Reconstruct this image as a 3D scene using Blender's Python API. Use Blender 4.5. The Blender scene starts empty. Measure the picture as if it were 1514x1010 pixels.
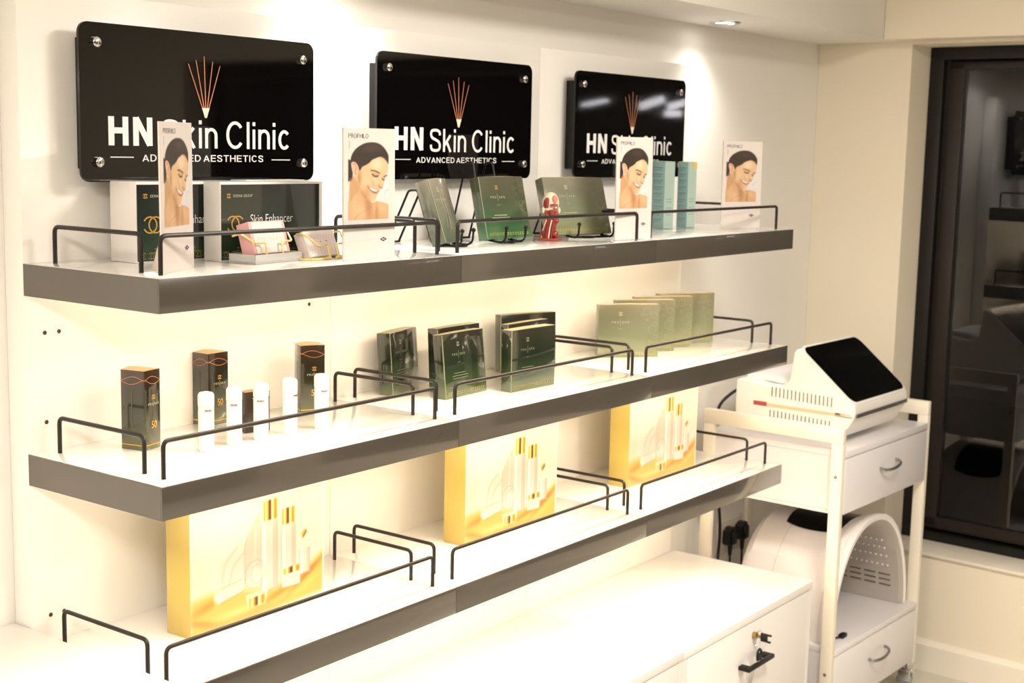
import bpy, bmesh, math, random
import numpy as np
from mathutils import Vector, Matrix, Euler
random.seed(7)
R = math.radians
scn = bpy.context.scene
COL = scn.collection

# ------------------------------------------------------------------ camera
cam_d = bpy.data.cameras.new('camera'); cam = bpy.data.objects.new('camera', cam_d); COL.objects.link(cam)
cam.location = (-1.4956, -2.2498, 0.2325)
cam.rotation_euler = (1.430868, -0.020976, -0.925187)
cam_d.sensor_width = 36.0
cam_d.lens = 2048.87 * 36.0 / 1514.0
cam_d.clip_start = 0.05
cam_d.dof.use_dof = True
cam_d.dof.focus_distance = 2.75
cam_d.dof.aperture_fstop = 6.3
scn.camera = cam

# ------------------------------------------------------------------ world, exposure
world = bpy.data.worlds.new('night'); scn.world = world; world.use_nodes = True
world.node_tree.nodes['Background'].inputs[0].default_value = (0.010, 0.009, 0.008, 1)
world.node_tree.nodes['Background'].inputs[1].default_value = 0.25
vs = scn.view_settings
vs.view_transform = 'Standard'; vs.look = 'None'; vs.gamma = 1; vs.use_curve_mapping = False
vs.exposure = 0.0

ROOM_POWER = 235      # ceiling panels of the shop
SPOT_POWER = 19       # downlights in the bulkhead
LED_POWER = 2.6       # strip under each shelf
LED_COL = (1.0, 0.79, 0.53)
ROOM_COL = (1.0, 0.93, 0.82)

# ------------------------------------------------------------------ room lamps
def area(name, loc, rot, sx, sy, power, col, parent=None):
    l = bpy.data.lights.new(name, 'AREA'); l.shape = 'RECTANGLE'; l.size = sx; l.size_y = sy
    l.energy = power; l.color = col
    o = bpy.data.objects.new(name, l); COL.objects.link(o); o.location = loc; o.rotation_euler = rot
    if parent: o.parent = parent
    return o

# ------------------------------------------------------------------ numbers of the place
W = 0.805             # width of one bay
SX = 3 * W            # right end of the shelving
SD = 0.388            # shelf depth
FT = 0.060            # fascia height
ZS = [0.0, -0.359, -0.736]
FLOOR = -1.69
SOFF = 0.64
CEIL = 1.05
WY = 0.058            # face of the back wall (the backing panel is proud of it)
RX = 3.48             # face of the right wall
GX = 3.68             # plane of the window
ROOM_Y = -5.2
ROOM_X = -3.6

# ------------------------------------------------------------------ materials
MATS = {}
def s2l(c):
    return tuple((x/12.92 if x <= 0.04045 else ((x+0.055)/1.055)**2.4) for x in c)
def rgb(r, g, b): return s2l((r/255.0, g/255.0, b/255.0))
def mat(name, col, rough=0.5, metal=0.0, coat=0.0, bump=0.0, bscale=200.0, var=0.03, vscale=8.0,
        emis=None, estr=0.0, trans=0.0, ior=1.45, spec=0.5, alpha=None):
    if name in MATS: return MATS[name]
    m = bpy.data.materials.new(name); m.use_nodes = True
    nt = m.node_tree; b = nt.nodes['Principled BSDF']
    b.inputs['Roughness'].default_value = rough; b.inputs['Metallic'].default_value = metal
    b.inputs['Coat Weight'].default_value = coat; b.inputs['Coat Roughness'].default_value = 0.06
    b.inputs['Specular IOR Level'].default_value = spec
    b.inputs['Transmission Weight'].default_value = trans; b.inputs['IOR'].default_value = ior
    b.inputs['Base Color'].default_value = (*col, 1)
    tc = nt.nodes.new('ShaderNodeTexCoord')
    if var > 0:
        n = nt.nodes.new('ShaderNodeTexNoise'); n.inputs['Scale'].default_value = vscale; n.inputs['Detail'].default_value = 3
        nt.links.new(tc.outputs['Object'], n.inputs['Vector'])
        mx = nt.nodes.new('ShaderNodeMix'); mx.data_type = 'RGBA'
        nt.links.new(n.outputs['Fac'], mx.inputs[0])
        mx.inputs[6].default_value = (*[c*(1-var) for c in col], 1)
        mx.inputs[7].default_value = (*[min(1, c*(1+var)) for c in col], 1)
        nt.links.new(mx.outputs[2], b.inputs['Base Color'])
    if bump > 0:
        n2 = nt.nodes.new('ShaderNodeTexNoise'); n2.inputs['Scale'].default_value = bscale
        nt.links.new(tc.outputs['Object'], n2.inputs['Vector'])
        bp = nt.nodes.new('ShaderNodeBump'); bp.inputs['Strength'].default_value = bump; bp.inputs['Distance'].default_value = 0.002
        nt.links.new(n2.outputs['Fac'], bp.inputs['Height']); nt.links.new(bp.outputs[0], b.inputs['Normal'])
    if emis:
        b.inputs['Emission Color'].default_value = (*emis, 1); b.inputs['Emission Strength'].default_value = estr
    MATS[name] = m
    return m
def gradmat(name, stops, rough=0.3, coat=0.5, spec=0.5, metal=0.0):
    """vertical colour gradient over the height of the part (printed gradient on card)"""
    if name in MATS: return MATS[name]
    m = bpy.data.materials.new(name); m.use_nodes = True
    nt = m.node_tree; b = nt.nodes['Principled BSDF']
    b.inputs['Roughness'].default_value = rough; b.inputs['Coat Weight'].default_value = coat
    b.inputs['Coat Roughness'].default_value = 0.05; b.inputs['Specular IOR Level'].default_value = spec
    b.inputs['Metallic'].default_value = metal
    tc = nt.nodes.new('ShaderNodeTexCoord'); sp = nt.nodes.new('ShaderNodeSeparateXYZ')
    nt.links.new(tc.outputs['Generated'], sp.inputs[0])
    r = nt.nodes.new('ShaderNodeValToRGB'); nt.links.new(sp.outputs['Z'], r.inputs['Fac'])
    els = r.color_ramp.elements
    els[0].position = stops[0][0]; els[0].color = (*stops[0][1], 1)
    els[1].position = stops[-1][0]; els[1].color = (*stops[-1][1], 1)
    for p_, c_ in stops[1:-1]:
        e = els.new(p_); e.color = (*c_, 1)
    n = nt.nodes.new('ShaderNodeTexNoise'); n.inputs['Scale'].default_value = 6
    nt.links.new(tc.outputs['Object'], n.inputs['Vector'])
    mx = nt.nodes.new('ShaderNodeMix'); mx.data_type = 'RGBA'; mx.blend_type = 'MULTIPLY'; mx.inputs[0].default_value = 0.12
    nt.links.new(r.outputs['Color'], mx.inputs[6]); nt.links.new(n.outputs['Color'], mx.inputs[7])
    nt.links.new(mx.outputs[2], b.inputs['Base Color'])
    MATS[name] = m
    return m
def vcolmat(name, rough=0.35, coat=0.3):
    if name in MATS: return MATS[name]
    m = bpy.data.materials.new(name); m.use_nodes = True
    nt = m.node_tree; b = nt.nodes['Principled BSDF']
    b.inputs['Roughness'].default_value = rough; b.inputs['Coat Weight'].default_value = coat
    a = nt.nodes.new('ShaderNodeAttribute'); a.attribute_name = 'print'
    nt.links.new(a.outputs['Color'], b.inputs['Base Color'])
    MATS[name] = m
    return m

M_wall = mat('cream_wall_paint', rgb(232, 222, 204), 0.75, bump=0.15, bscale=90, var=0.015, vscale=2)
M_white_wall = mat('white_wall_paint', rgb(236, 232, 226), 0.7, bump=0.1, bscale=90, var=0.01)
M_panel = mat('white_laminate', rgb(236, 233, 228), 0.28, coat=0.2, var=0.008, vscale=3)
M_shelf = mat('glossy_white_board', rgb(238, 236, 232), 0.13, coat=0.5, var=0.006)
M_fascia = mat('bronze_grey_fascia', rgb(76, 70, 62), 0.26, metal=0.0, coat=0.7, spec=.8, var=0.06, vscale=5, bump=0.03, bscale=60)
M_rail = mat('dark_brown_wire', rgb(40, 34, 31), 0.38, metal=0.2, var=0.04)
M_black = mat('black_acrylic', rgb(8, 7, 7), 0.04, spec=0.5, coat=0.0, var=0)
M_blackmatte = mat('black_metal_frame', rgb(14, 13, 12), 0.45, var=0.05)
M_blackwire = mat('black_wire', rgb(16, 15, 15), 0.35, metal=0.3, var=0.03)
M_chrome = mat('chrome', rgb(225, 225, 225), 0.12, metal=1.0, var=0)
M_letter = mat('white_vinyl_letter', rgb(236, 236, 236), 0.4, var=0)
M_copper = mat('copper_foil', rgb(214, 140, 104), 0.35, metal=0.2, var=0.05)
M_cream = mat('cream_foil', rgb(246, 232, 212), 0.4, var=0)
M_gold = mat('gold_foil', rgb(214, 170, 84), 0.3, metal=0.55, var=0.04)
M_goldwire = mat('gold_wire', rgb(236, 214, 140), 0.3, metal=0.4, var=0)
M_glass = mat('window_glass', (0.96, 0.97, 0.97), 0.0, trans=1.0, ior=1.5, var=0)
M_acryl = mat('clear_acrylic', (0.93, 0.93, 0.90), 0.12, trans=0.55, ior=1.3, var=0)
M_cab = mat('white_cabinet_board', rgb(236, 232, 230), 0.32, coat=0.15, var=0.008)
M_gap = mat('dark_joint', rgb(120, 112, 108), 0.8, var=0)
M_trolley = mat('white_trolley_board', rgb(226, 222, 224), 0.35, coat=0.1, var=0.01)
M_frame = mat('cream_white_steel', rgb(238, 230, 214), 0.35, var=0.01)
M_device = mat('white_device_plastic', rgb(240, 236, 230), 0.3, coat=0.2, var=0.006)
M_screen = mat('black_glass_screen', rgb(3, 3, 3), 0.12, spec=0.18, var=0)
M_slot = mat('dark_vent_slot', rgb(70, 62, 52), 0.7, var=0)
M_silver = mat('silver_trim', rgb(150, 148, 145), 0.25, metal=0.8, var=0)
M_tan = mat('tan_stripe', rgb(226, 196, 160), 0.4, var=0)
M_redlabel = mat('red_warning_label', rgb(176, 76, 70), 0.5, var=0.08, vscale=60)
M_dome = mat('white_dome_plastic', rgb(234, 228, 228), 0.35, coat=0.1, var=0.006)
M_domein = mat('grey_dome_lining', rgb(176, 168, 160), 0.5, var=0.01)
M_led_bead = mat('clear_led_bead', rgb(225, 222, 216), 0.15, coat=0.5, var=0)
M_floor = mat('pale_grey_floor', rgb(206, 200, 188), 0.3, coat=0.2, var=0.05, vscale=3)
M_base = mat('white_skirting', rgb(236, 228, 214), 0.45, var=0.01)
M_hole = mat('brown_hole', rgb(82, 48, 30), 0.9, var=0)
M_socket = mat('socket_plastic', rgb(222, 212, 200), 0.4, var=0)
M_plug = mat('black_rubber', rgb(20, 18, 18), 0.55, var=0.03)
M_brass = mat('brass', rgb(170, 145, 90), 0.3, metal=0.8, var=0.05)
M_bottle = mat('frosted_white_plastic', rgb(244, 240, 232), 0.35, coat=0.3, var=0)
M_greytext = mat('grey_print', rgb(84, 76, 64), 0.5, var=0)
M_paletext = mat('pale_print', rgb(176, 176, 150), 0.5, var=0)
M_navy = mat('navy_print', rgb(70, 66, 92), 0.5, var=0)
M_whitecard = mat('white_card', rgb(230, 220, 213), 0.45, var=0.01)
M_pinkcard = mat('pink_card', rgb(226, 172, 170), 0.5, var=0.02)
M_greenflap = mat('lit_green_card_flap', rgb(150, 144, 112), 0.45, var=0.04)  # carton tops: strong light from above is put into this paler colour
M_whitecarton = mat('white_gloss_carton', rgb(232, 227, 224), 0.25, coat=0.4, var=0.01)
M_greenprint = gradmat('deep_green_print', [(0, rgb(40, 62, 46)), (0.6, rgb(34, 48, 40)), (1, rgb(30, 34, 32))], 0.12, 0.6)
M_spf = gradmat('dark_green_brown_carton', [(0, rgb(92, 92, 56)), (0.25, rgb(58, 60, 38)), (0.7, rgb(38, 35, 27)), (1, rgb(56, 42, 32))], 0.16, 0.9)
M_dark = gradmat('dark_green_carton', [(0, rgb(92, 102, 58)), (0.2, rgb(54, 70, 42)), (0.55, rgb(32, 42, 31)), (1, rgb(44, 42, 34))], 0.10, 1.0, spec=.8)
M_mid = gradmat('mid_green_carton', [(0, rgb(76, 118, 76)), (0.25, rgb(58, 88, 58)), (0.6, rgb(60, 72, 50)), (1, rgb(74, 72, 54))], 0.18, 0.7)
M_sage = gradmat('sage_green_carton', [(0, rgb(140, 142, 106)), (0.4, rgb(120, 126, 100)), (0.75, rgb(116, 118, 98)), (1, rgb(126, 122, 102))], 0.18, 0.7)
M_slim = gradmat('grey_green_slim_carton', [(0, rgb(98, 112, 90)), (0.4, rgb(104, 108, 94)), (1, rgb(136, 130, 114))], 0.12, 0.8)
M_teal = mat('teal_carton', rgb(136, 166, 164), 0.35, coat=0.2, var=0.02)
M_mint = mat('pale_mint_print', rgb(172, 194, 184), 0.4, var=0.01)
M_teatext = mat('teal_small_print', rgb(100, 134, 136), 0.5, var=0)
M_yellow = mat('yellow_sticker', rgb(226, 190, 96), 0.4, var=0)
M_goldbox = gradmat('gold_side_carton', [(0, rgb(206, 174, 92)), (0.3, rgb(214, 190, 98)), (0.6, rgb(204, 176, 92)), (1, rgb(216, 198, 116))], 0.3, 0.3)
M_ledface = mat('led_strip_face', (1, .9, .7), 0.5, var=0, emis=(1, .84, .58), estr=6)
M_lampface = mat('downlight_lamp', (1, 1, 1), 0.5, var=0, emis=(1, .97, .92), estr=14)
M_tube = mat('shop_strip_lamp', (1, 1, 1), 0.5, var=0, emis=(1, .96, 1), estr=9)
M_red = mat('red_muscle', rgb(140, 46, 40), 0.35, coat=0.3, var=0.35, vscale=60)
M_bone = mat('cream_bone', rgb(232, 206, 176), 0.4, coat=0.3, var=0.1, vscale=40)
M_redbase = mat('red_brown_base', rgb(164, 76, 60), 0.4, var=0.05)
M_darkwood = mat('dark_cupboard', rgb(62, 48, 40), 0.6, var=0.1)

# ------------------------------------------------------------------ mesh helpers
class MB:
    def __init__(s): s.bm = bmesh.new()
    def box(s, x0, x1, y0, y1, z0, z1, bev=0.0, mtx=None, seg=2):
        g = bmesh.ops.create_cube(s.bm, size=1.0)['verts']
        for v in g:
            v.co = Vector(((x0+x1)/2 + v.co.x*(x1-x0), (y0+y1)/2 + v.co.y*(y1-y0), (z0+z1)/2 + v.co.z*(z1-z0)))
        if bev > 0:
            es = list({e for v in g for e in v.link_edges})
            r = bmesh.ops.bevel(s.bm, geom=es, offset=bev, segments=seg, affect='EDGES', profile=0.5)
            g = list({v for f in r['faces'] for v in f.verts} | {v for v in g if v.is_valid})
        if mtx is not None:
            bmesh.ops.transform(s.bm, matrix=mtx, verts=g)
        return s
    def cyl(s, p0, p1, r0, r1=None, n=20, cap=True):
        r1 = r0 if r1 is None else r1
        p0 = Vector(p0); p1 = Vector(p1); d = p1-p0
        g = bmesh.ops.create_cone(s.bm, cap_ends=cap, segments=n, radius1=r0, radius2=r1, depth=d.length)['verts']
        q = Vector((0, 0, 1)).rotation_difference(d.normalized())
        bmesh.ops.transform(s.bm, matrix=Matrix.Translation((p0+p1)/2) @ q.to_matrix().to_4x4(), verts=g)
        return s
    def ball(s, c, r, sc=(1, 1, 1), n=14, rot=None):
        g = bmesh.ops.create_uvsphere(s.bm, u_segments=n, v_segments=max(6, n//2+1), radius=r)['verts']
        m = Matrix.Diagonal((*sc, 1))
        if rot: m = Euler(rot).to_matrix().to_4x4() @ m
        bmesh.ops.transform(s.bm, matrix=Matrix.Translation(c) @ m, verts=g)
        return s
    def tube(s, pts, r, n=10, closed=False):
        pts = [Vector(p) for p in pts]
        rings = []; N = len(pts); prev = None
        for i, p in enumerate(pts):
            a = pts[(i-1) % N] if (closed or i > 0) else p
            b = pts[(i+1) % N] if (closed or i < N-1) else p
            t = (b-a).normalized()
            if prev is None:
                u = t.orthogonal().normalized()
            else:
                u = (prev - t*prev.dot(t)).normalized()
            prev = u; w = t.cross(u)
            rings.append([s.bm.verts.new(p + r*(math.cos(2*math.pi*k/n)*u + math.sin(2*math.pi*k/n)*w)) for k in range(n)])
        rng = range(N if closed else N-1)
        for i in rng:
            A = rings[i]; B = rings[(i+1) % N]
            for k in range(n):
                s.bm.faces.new((A[k], A[(k+1) % n], B[(k+1) % n], B[k]))
        if not closed:
            s.bm.faces.new(list(reversed(rings[0]))); s.bm.faces.new(rings[-1])
        return s
    def lathe(s, prof, n=28, c=(0, 0, 0)):
        rings = []
        for r, z in prof:
            rings.append([s.bm.verts.new((c[0]+r*math.cos(2*math.pi*k/n), c[1]+r*math.sin(2*math.pi*k/n), c[2]+z)) for k in range(n)] if r > 1e-6
                         else [s.bm.verts.new((c[0], c[1], c[2]+z))])
        for A, B in zip(rings, rings[1:]):
            for k in range(n):
                a = A[k % len(A)]; b = A[(k+1) % len(A)]; c_ = B[(k+1) % len(B)]; d = B[k % len(B)]
                vs_ = []
                for v in (a, b, c_, d):
                    if v not in vs_: vs_.append(v)
                if len(vs_) > 2: s.bm.faces.new(vs_)
        return s
    def prism(s, poly, axis, a, b):
        """poly of 2-D points extruded along axis ('x','y','z') from a to b"""
        def P(u, v, w):
            return {'x': (w, u, v), 'y': (u, w, v), 'z': (u, v, w)}[axis]
        A = [s.bm.verts.new(P(u, v, a)) for u, v in poly]; B = [s.bm.verts.new(P(u, v, b)) for u, v in poly]
        n = len(poly)
        s.bm.faces.new(A); s.bm.faces.new(list(reversed(B)))
        for i in range(n):
            s.bm.faces.new((A[i], B[i], B[(i+1) % n], A[(i+1) % n]))
        return s
    def quad(s, pts):
        s.bm.faces.new([s.bm.verts.new(p) for p in pts]); return s
    def mesh(s, name, smooth=True):
        bmesh.ops.recalc_face_normals(s.bm, faces=s.bm.faces)
        me = bpy.data.meshes.new(name); s.bm.to_mesh(me); s.bm.free()
        if smooth:
            for p in me.polygons: p.use_smooth = True
            me.set_sharp_from_angle(angle=R(35))
        return me
def link(name, me, m=None, parent=None, loc=None, rot=None):
    o = bpy.data.objects.new(name, me)
    if m is not None and len(me.materials) == 0: me.materials.append(m)
    COL.objects.link(o)
    if parent: o.parent = parent
    if loc: o.location = loc
    if rot: o.rotation_euler = rot
    return o
def part(name, mb, m, parent, loc=None, rot=None, label=None, smooth=True):
    o = link(name, mb.mesh(name, smooth), m, parent, loc, rot)
    if label: o['label'] = label
    return o
def thing(name, label, cat, loc=(0, 0, 0), rot=(0, 0, 0), group=None):
    o = bpy.data.objects.new(name, None); COL.objects.link(o)
    o.empty_display_size = 0.05
    o.location = loc; o.rotation_euler = rot; o['label'] = label; o['category'] = cat
    if group: o['group'] = group
    return o
def single(name, mb, m, label, cat, loc=None, rot=None, group=None):
    o = link(name, mb.mesh(name), m, None, loc, rot); o['label'] = label; o['category'] = cat
    if group: o['group'] = group
    return o
def struct(name, mb, m, label, parent=None, cat=None):
    o = link(name, mb.mesh(name), m, parent)
    if parent is None:
        o['kind'] = 'structure'; o['label'] = label; o['category'] = cat or name.split('_')[0]
    elif label: o['label'] = label
    return o
def copy_tree(o, parent=None):
    c = o.copy(); COL.objects.link(c)
    if parent: c.parent = parent
    for ch in list(o.children): copy_tree(ch, c)
    return c
def fillet(pts, r, n=5):
    pts = [Vector(p) for p in pts]; out = [pts[0]]
    for i in range(1, len(pts)-1):
        p = pts[i]; a = (pts[i-1]-p); b = (pts[i+1]-p)
        ra = min(r, a.length*0.45, b.length*0.45)
        A = p+a.normalized()*ra; B = p+b.normalized()*ra
        for k in range(n+1):
            t = k/n
            out.append((1-t)**2*A+2*t*(1-t)*p+t*t*B)
    out.append(pts[-1]); return out
def rrect(x0, x1, y0, y1, r, n=6):
    out = []
    for cx, cy, a0 in ((x1-r, y1-r, 0), (x0+r, y1-r, 90), (x0+r, y0+r, 180), (x1-r, y0+r, 270)):
        for k in range(n+1):
            a = R(a0+90*k/n); out.append((cx+r*math.cos(a), cy+r*math.sin(a)))
    return out

# flat lettering, standing in the x-z plane and facing -y
TXT = {}
def text_me(s, size, bold=0.0, sx=1.0, align='CENTER', space=1.0, thick=0.0, shear=0.0):
    key = (s, size, bold, sx, align, space, thick)
    if key in TXT: return TXT[key]
    cu = bpy.data.curves.new('lettering', 'FONT'); cu.body = s; cu.size = size; cu.align_x = align
    cu.offset = bold; cu.space_character = space; cu.extrude = thick; cu.resolution_u = 4; cu.shear = shear
    o = bpy.data.objects.new('lettering_source', cu); COL.objects.link(o)
    dg = bpy.context.evaluated_depsgraph_get(); dg.update()
    me = bpy.data.meshes.new_from_object(o.evaluated_get(dg))
    bpy.data.objects.remove(o); bpy.data.curves.remove(cu)
    for v in me.vertices:
        x, y, z = v.co; v.co = (x*sx, -z, y)
    me.materials.clear(); me.name = 'lettering'
    TXT[key] = me
    return me
def text(name, s, size, m, parent, loc, rot=None, **k):
    me = text_me(s, size, **k).copy() if m is not None else text_me(s, size, **k)
    return link(name, me, m, parent, loc, rot)
def ring2d(mb, cx, cz, r, w, y, n=18, a0=0, a1=360):
    """flat ring or arc lying in the x-z plane"""
    full = abs(a1-a0) >= 360
    cnt = n if full else n+1
    A = []; B = []
    for k in range(cnt):
        a = R(a0+(a1-a0)*k/n)
        A.append(mb.bm.verts.new((cx+(r-w/2)*math.cos(a), y, cz+(r-w/2)*math.sin(a))))
        B.append(mb.bm.verts.new((cx+(r+w/2)*math.cos(a), y, cz+(r+w/2)*math.sin(a))))
    for k in range(n):
        j = (k+1) % cnt
        mb.bm.faces.new((A[k], A[j], B[j], B[k]))
def strip2d(mb, x0, x1, z0, z1, y):
    mb.quad([(x0, y, z0), (x1, y, z0), (x1, y, z1), (x0, y, z1)])
def emblem(mb, cx, cz, h, y, w=None):
    """two interlocked arcs: a mirrored and a plain letter form"""
    w = w or h*0.12
    r = h/2
    ring2d(mb, cx-r*0.42, cz, r, w, y, 20, -150, 150)
    ring2d(mb, cx+r*0.42, cz, r, w, y, 20, 35, 330)

# plain grotesque lettering drawn as flat strokes (cap height 1)
def stroke_glyph(ch, w):
    h = w/2; X = .73
    def arc(cx, cz, rx, rz, a0, a1, n=22):
        return [(cx+rx*math.cos(R(a0+(a1-a0)*k/n)), cz+rz*math.sin(R(a0+(a1-a0)*k/n))) for k in range(n+1)]
    if ch == 'H': W_ = .70; return W_, [[(h, 0), (h, 1)], [(W_-h, 0), (W_-h, 1)], [(h, .52), (W_-h, .52)]]
    if ch == 'N': W_ = .70; return W_, [[(h, 0), (h, 1)], [(W_-h, 0), (W_-h, 1)], [(h, .98), (W_-h, .02)]]
    if ch == 'A': W_ = .74; return W_, [[(h*.8, 0), (W_/2, 1-h)], [(W_/2, 1-h), (W_-h*.8, 0)], [(.16, .30), (W_-.16, .30)]]
    if ch == 'V': W_ = .72; return W_, [[(h*.8, 1), (W_/2, h)], [(W_/2, h), (W_-h*.8, 1)]]
    if ch == 'I': return w, [[(h, 0), (h, 1)]]
    if ch == 'l': return w, [[(h, 0), (h, 1)]]
    if ch == 'i': return w, [[(h, 0), (h, X)], [(h, .86), (h, 1)]]
    if ch == 'T': W_ = .66; return W_, [[(W_/2, 0), (W_/2, 1)], [(0, 1-h), (W_, 1-h)]]
    if ch == 'E': W_ = .62; return W_, [[(h, 0), (h, 1)], [(h, h), (W_, h)], [(h, .52), (W_-.04, .52)], [(h, 1-h), (W_, 1-h)]]
    if ch == 'D': W_ = .70; return W_, [[(h, 0), (h, 1)], [(h, 1-h), (.30, 1-h)] + arc(.30, .5, W_-.30-h, .5-h, 88, -88) + [(.30, h), (h, h)]]
    if ch == 'C': W_ = .74; return W_, [arc(.37+h*.2, .5, .37-h, .51-h, 38, 322, 30)]
    if ch == 'c': W_ = .53; return W_, [arc(.27, X/2, .265-h, X/2+.01-h, 42, 318, 26)]
    if ch == 'n': W_ = .50; return W_, [[(h, 0), (h, X)], [(h, .46)] + arc(W_/2, .46, W_/2-h, X-.46-h+.012, 180, 0, 14) + [(W_-h, 0)]]
    if ch == 'k': W_ = .50; return W_, [[(h, 0), (h, 1)], [(h, .26), (W_-h*1.3, X)], [(.21, .44), (W_-h, 0)]]
    if ch == 'S':
        W_ = .64
        p = [(W_-h, .72), (W_-h-.05, .88), (W_/2, 1-h), (h+.05, .90), (h+.01, .75), (h+.08, .61), (W_/2, .53), (W_-h-.07, .43), (W_-h, .27), (W_-h-.06, .10), (W_/2, h-.005), (h+.05, .11), (h, .30)]
        return W_, [[tuple(q) for q in spline(p, closed=False, n=5)]]
    if ch == 'O': return .80, [arc(.40, .5, .40-h, .51-h, 0, 360, 30)]
    if ch == 'P': W_ = .64; return W_, [[(h, 0), (h, 1)], [(h, 1-h), (.34, 1-h)] + arc(.34, .74, W_-.34-h, .26-h, 88, -88, 12) + [(.34, .48+h), (h, .48+h)]]
    if ch == 'R': W_ = .68; return W_, [[(h, 0), (h, 1)], [(h, 1-h), (.34, 1-h)] + arc(.34, .74, W_-.06-.34-h, .26-h, 88, -88, 12) + [(.34, .48+h), (h, .48+h)], [(.36, .50), (W_-h, 0)]]
    if ch == 'F': W_ = .58; return W_, [[(h, 0), (h, 1)], [(h, .50), (W_-.06, .50)], [(h, 1-h), (W_, 1-h)]]
    if ch == 'L': W_ = .54; return W_, [[(h, 0), (h, 1)], [(h, h), (W_, h)]]
    if ch == 'K': W_ = .66; return W_, [[(h, 0), (h, 1)], [(h, .35), (W_-h, 1)], [(.24, .52), (W_-h, 0)]]
    if ch == 'M': W_ = .84; return W_, [[(h, 0), (h, 1)], [(W_-h, 0), (W_-h, 1)], [(h, 1), (W_/2, .15)], [(W_/2, .15), (W_-h, 1)]]
    if ch == 'U': W_ = .70; return W_, [[(h, 1), (h, .33)] + arc(W_/2, .34, W_/2-h, .34-h, 180, 360, 14) + [(W_-h, 1)]]
    if ch == 'G': W_ = .78; return W_, [arc(.38, .5, .38-h, .51-h, 38, 345, 30), [(W_-h-.02, .08), (W_-h-.02, .45)], [(.44, .45), (W_-h, .45)]]
    return .30, []
def ribbon(mb, pts, w, y, fx, x0, z0, H):
    P_ = [Vector((p[0], p[1])) for p in pts]; L = []
    for i, p in enumerate(P_):
        a = P_[max(i-1, 0)]; b = P_[min(i+1, len(P_)-1)]
        t = (b-a).normalized(); nrm = Vector((-t.y, t.x))
        L.append([mb.bm.verts.new((x0+(p.x+s_*nrm.x*w/2)*H*fx, y, z0+(p.y+s_*nrm.y*w/2)*H)) for s_ in (1, -1)])
    for a, b in zip(L, L[1:]): mb.bm.faces.new((a[0], a[1], b[1], b[0]))
def grotesque(s, x0, x1, z0, H, w, y, sp=.13, word=.30):
    # one separate mesh per string, fitted between x0 and x1
    tot = 0; lay = []
    for i, ch in enumerate(s):
        if ch == ' ': tot += word; continue
        gw, st = stroke_glyph(ch, w); lay.append((tot, st)); tot += gw+sp
    tot -= sp; fx = (x1-x0)/(tot*H); mb = MB()
    for off, st in lay:
        for k, pts in enumerate(st): ribbon(mb, pts, w, y-k*H*.0025, fx, x0+off*H*fx, z0, H)
    return mb

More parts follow.
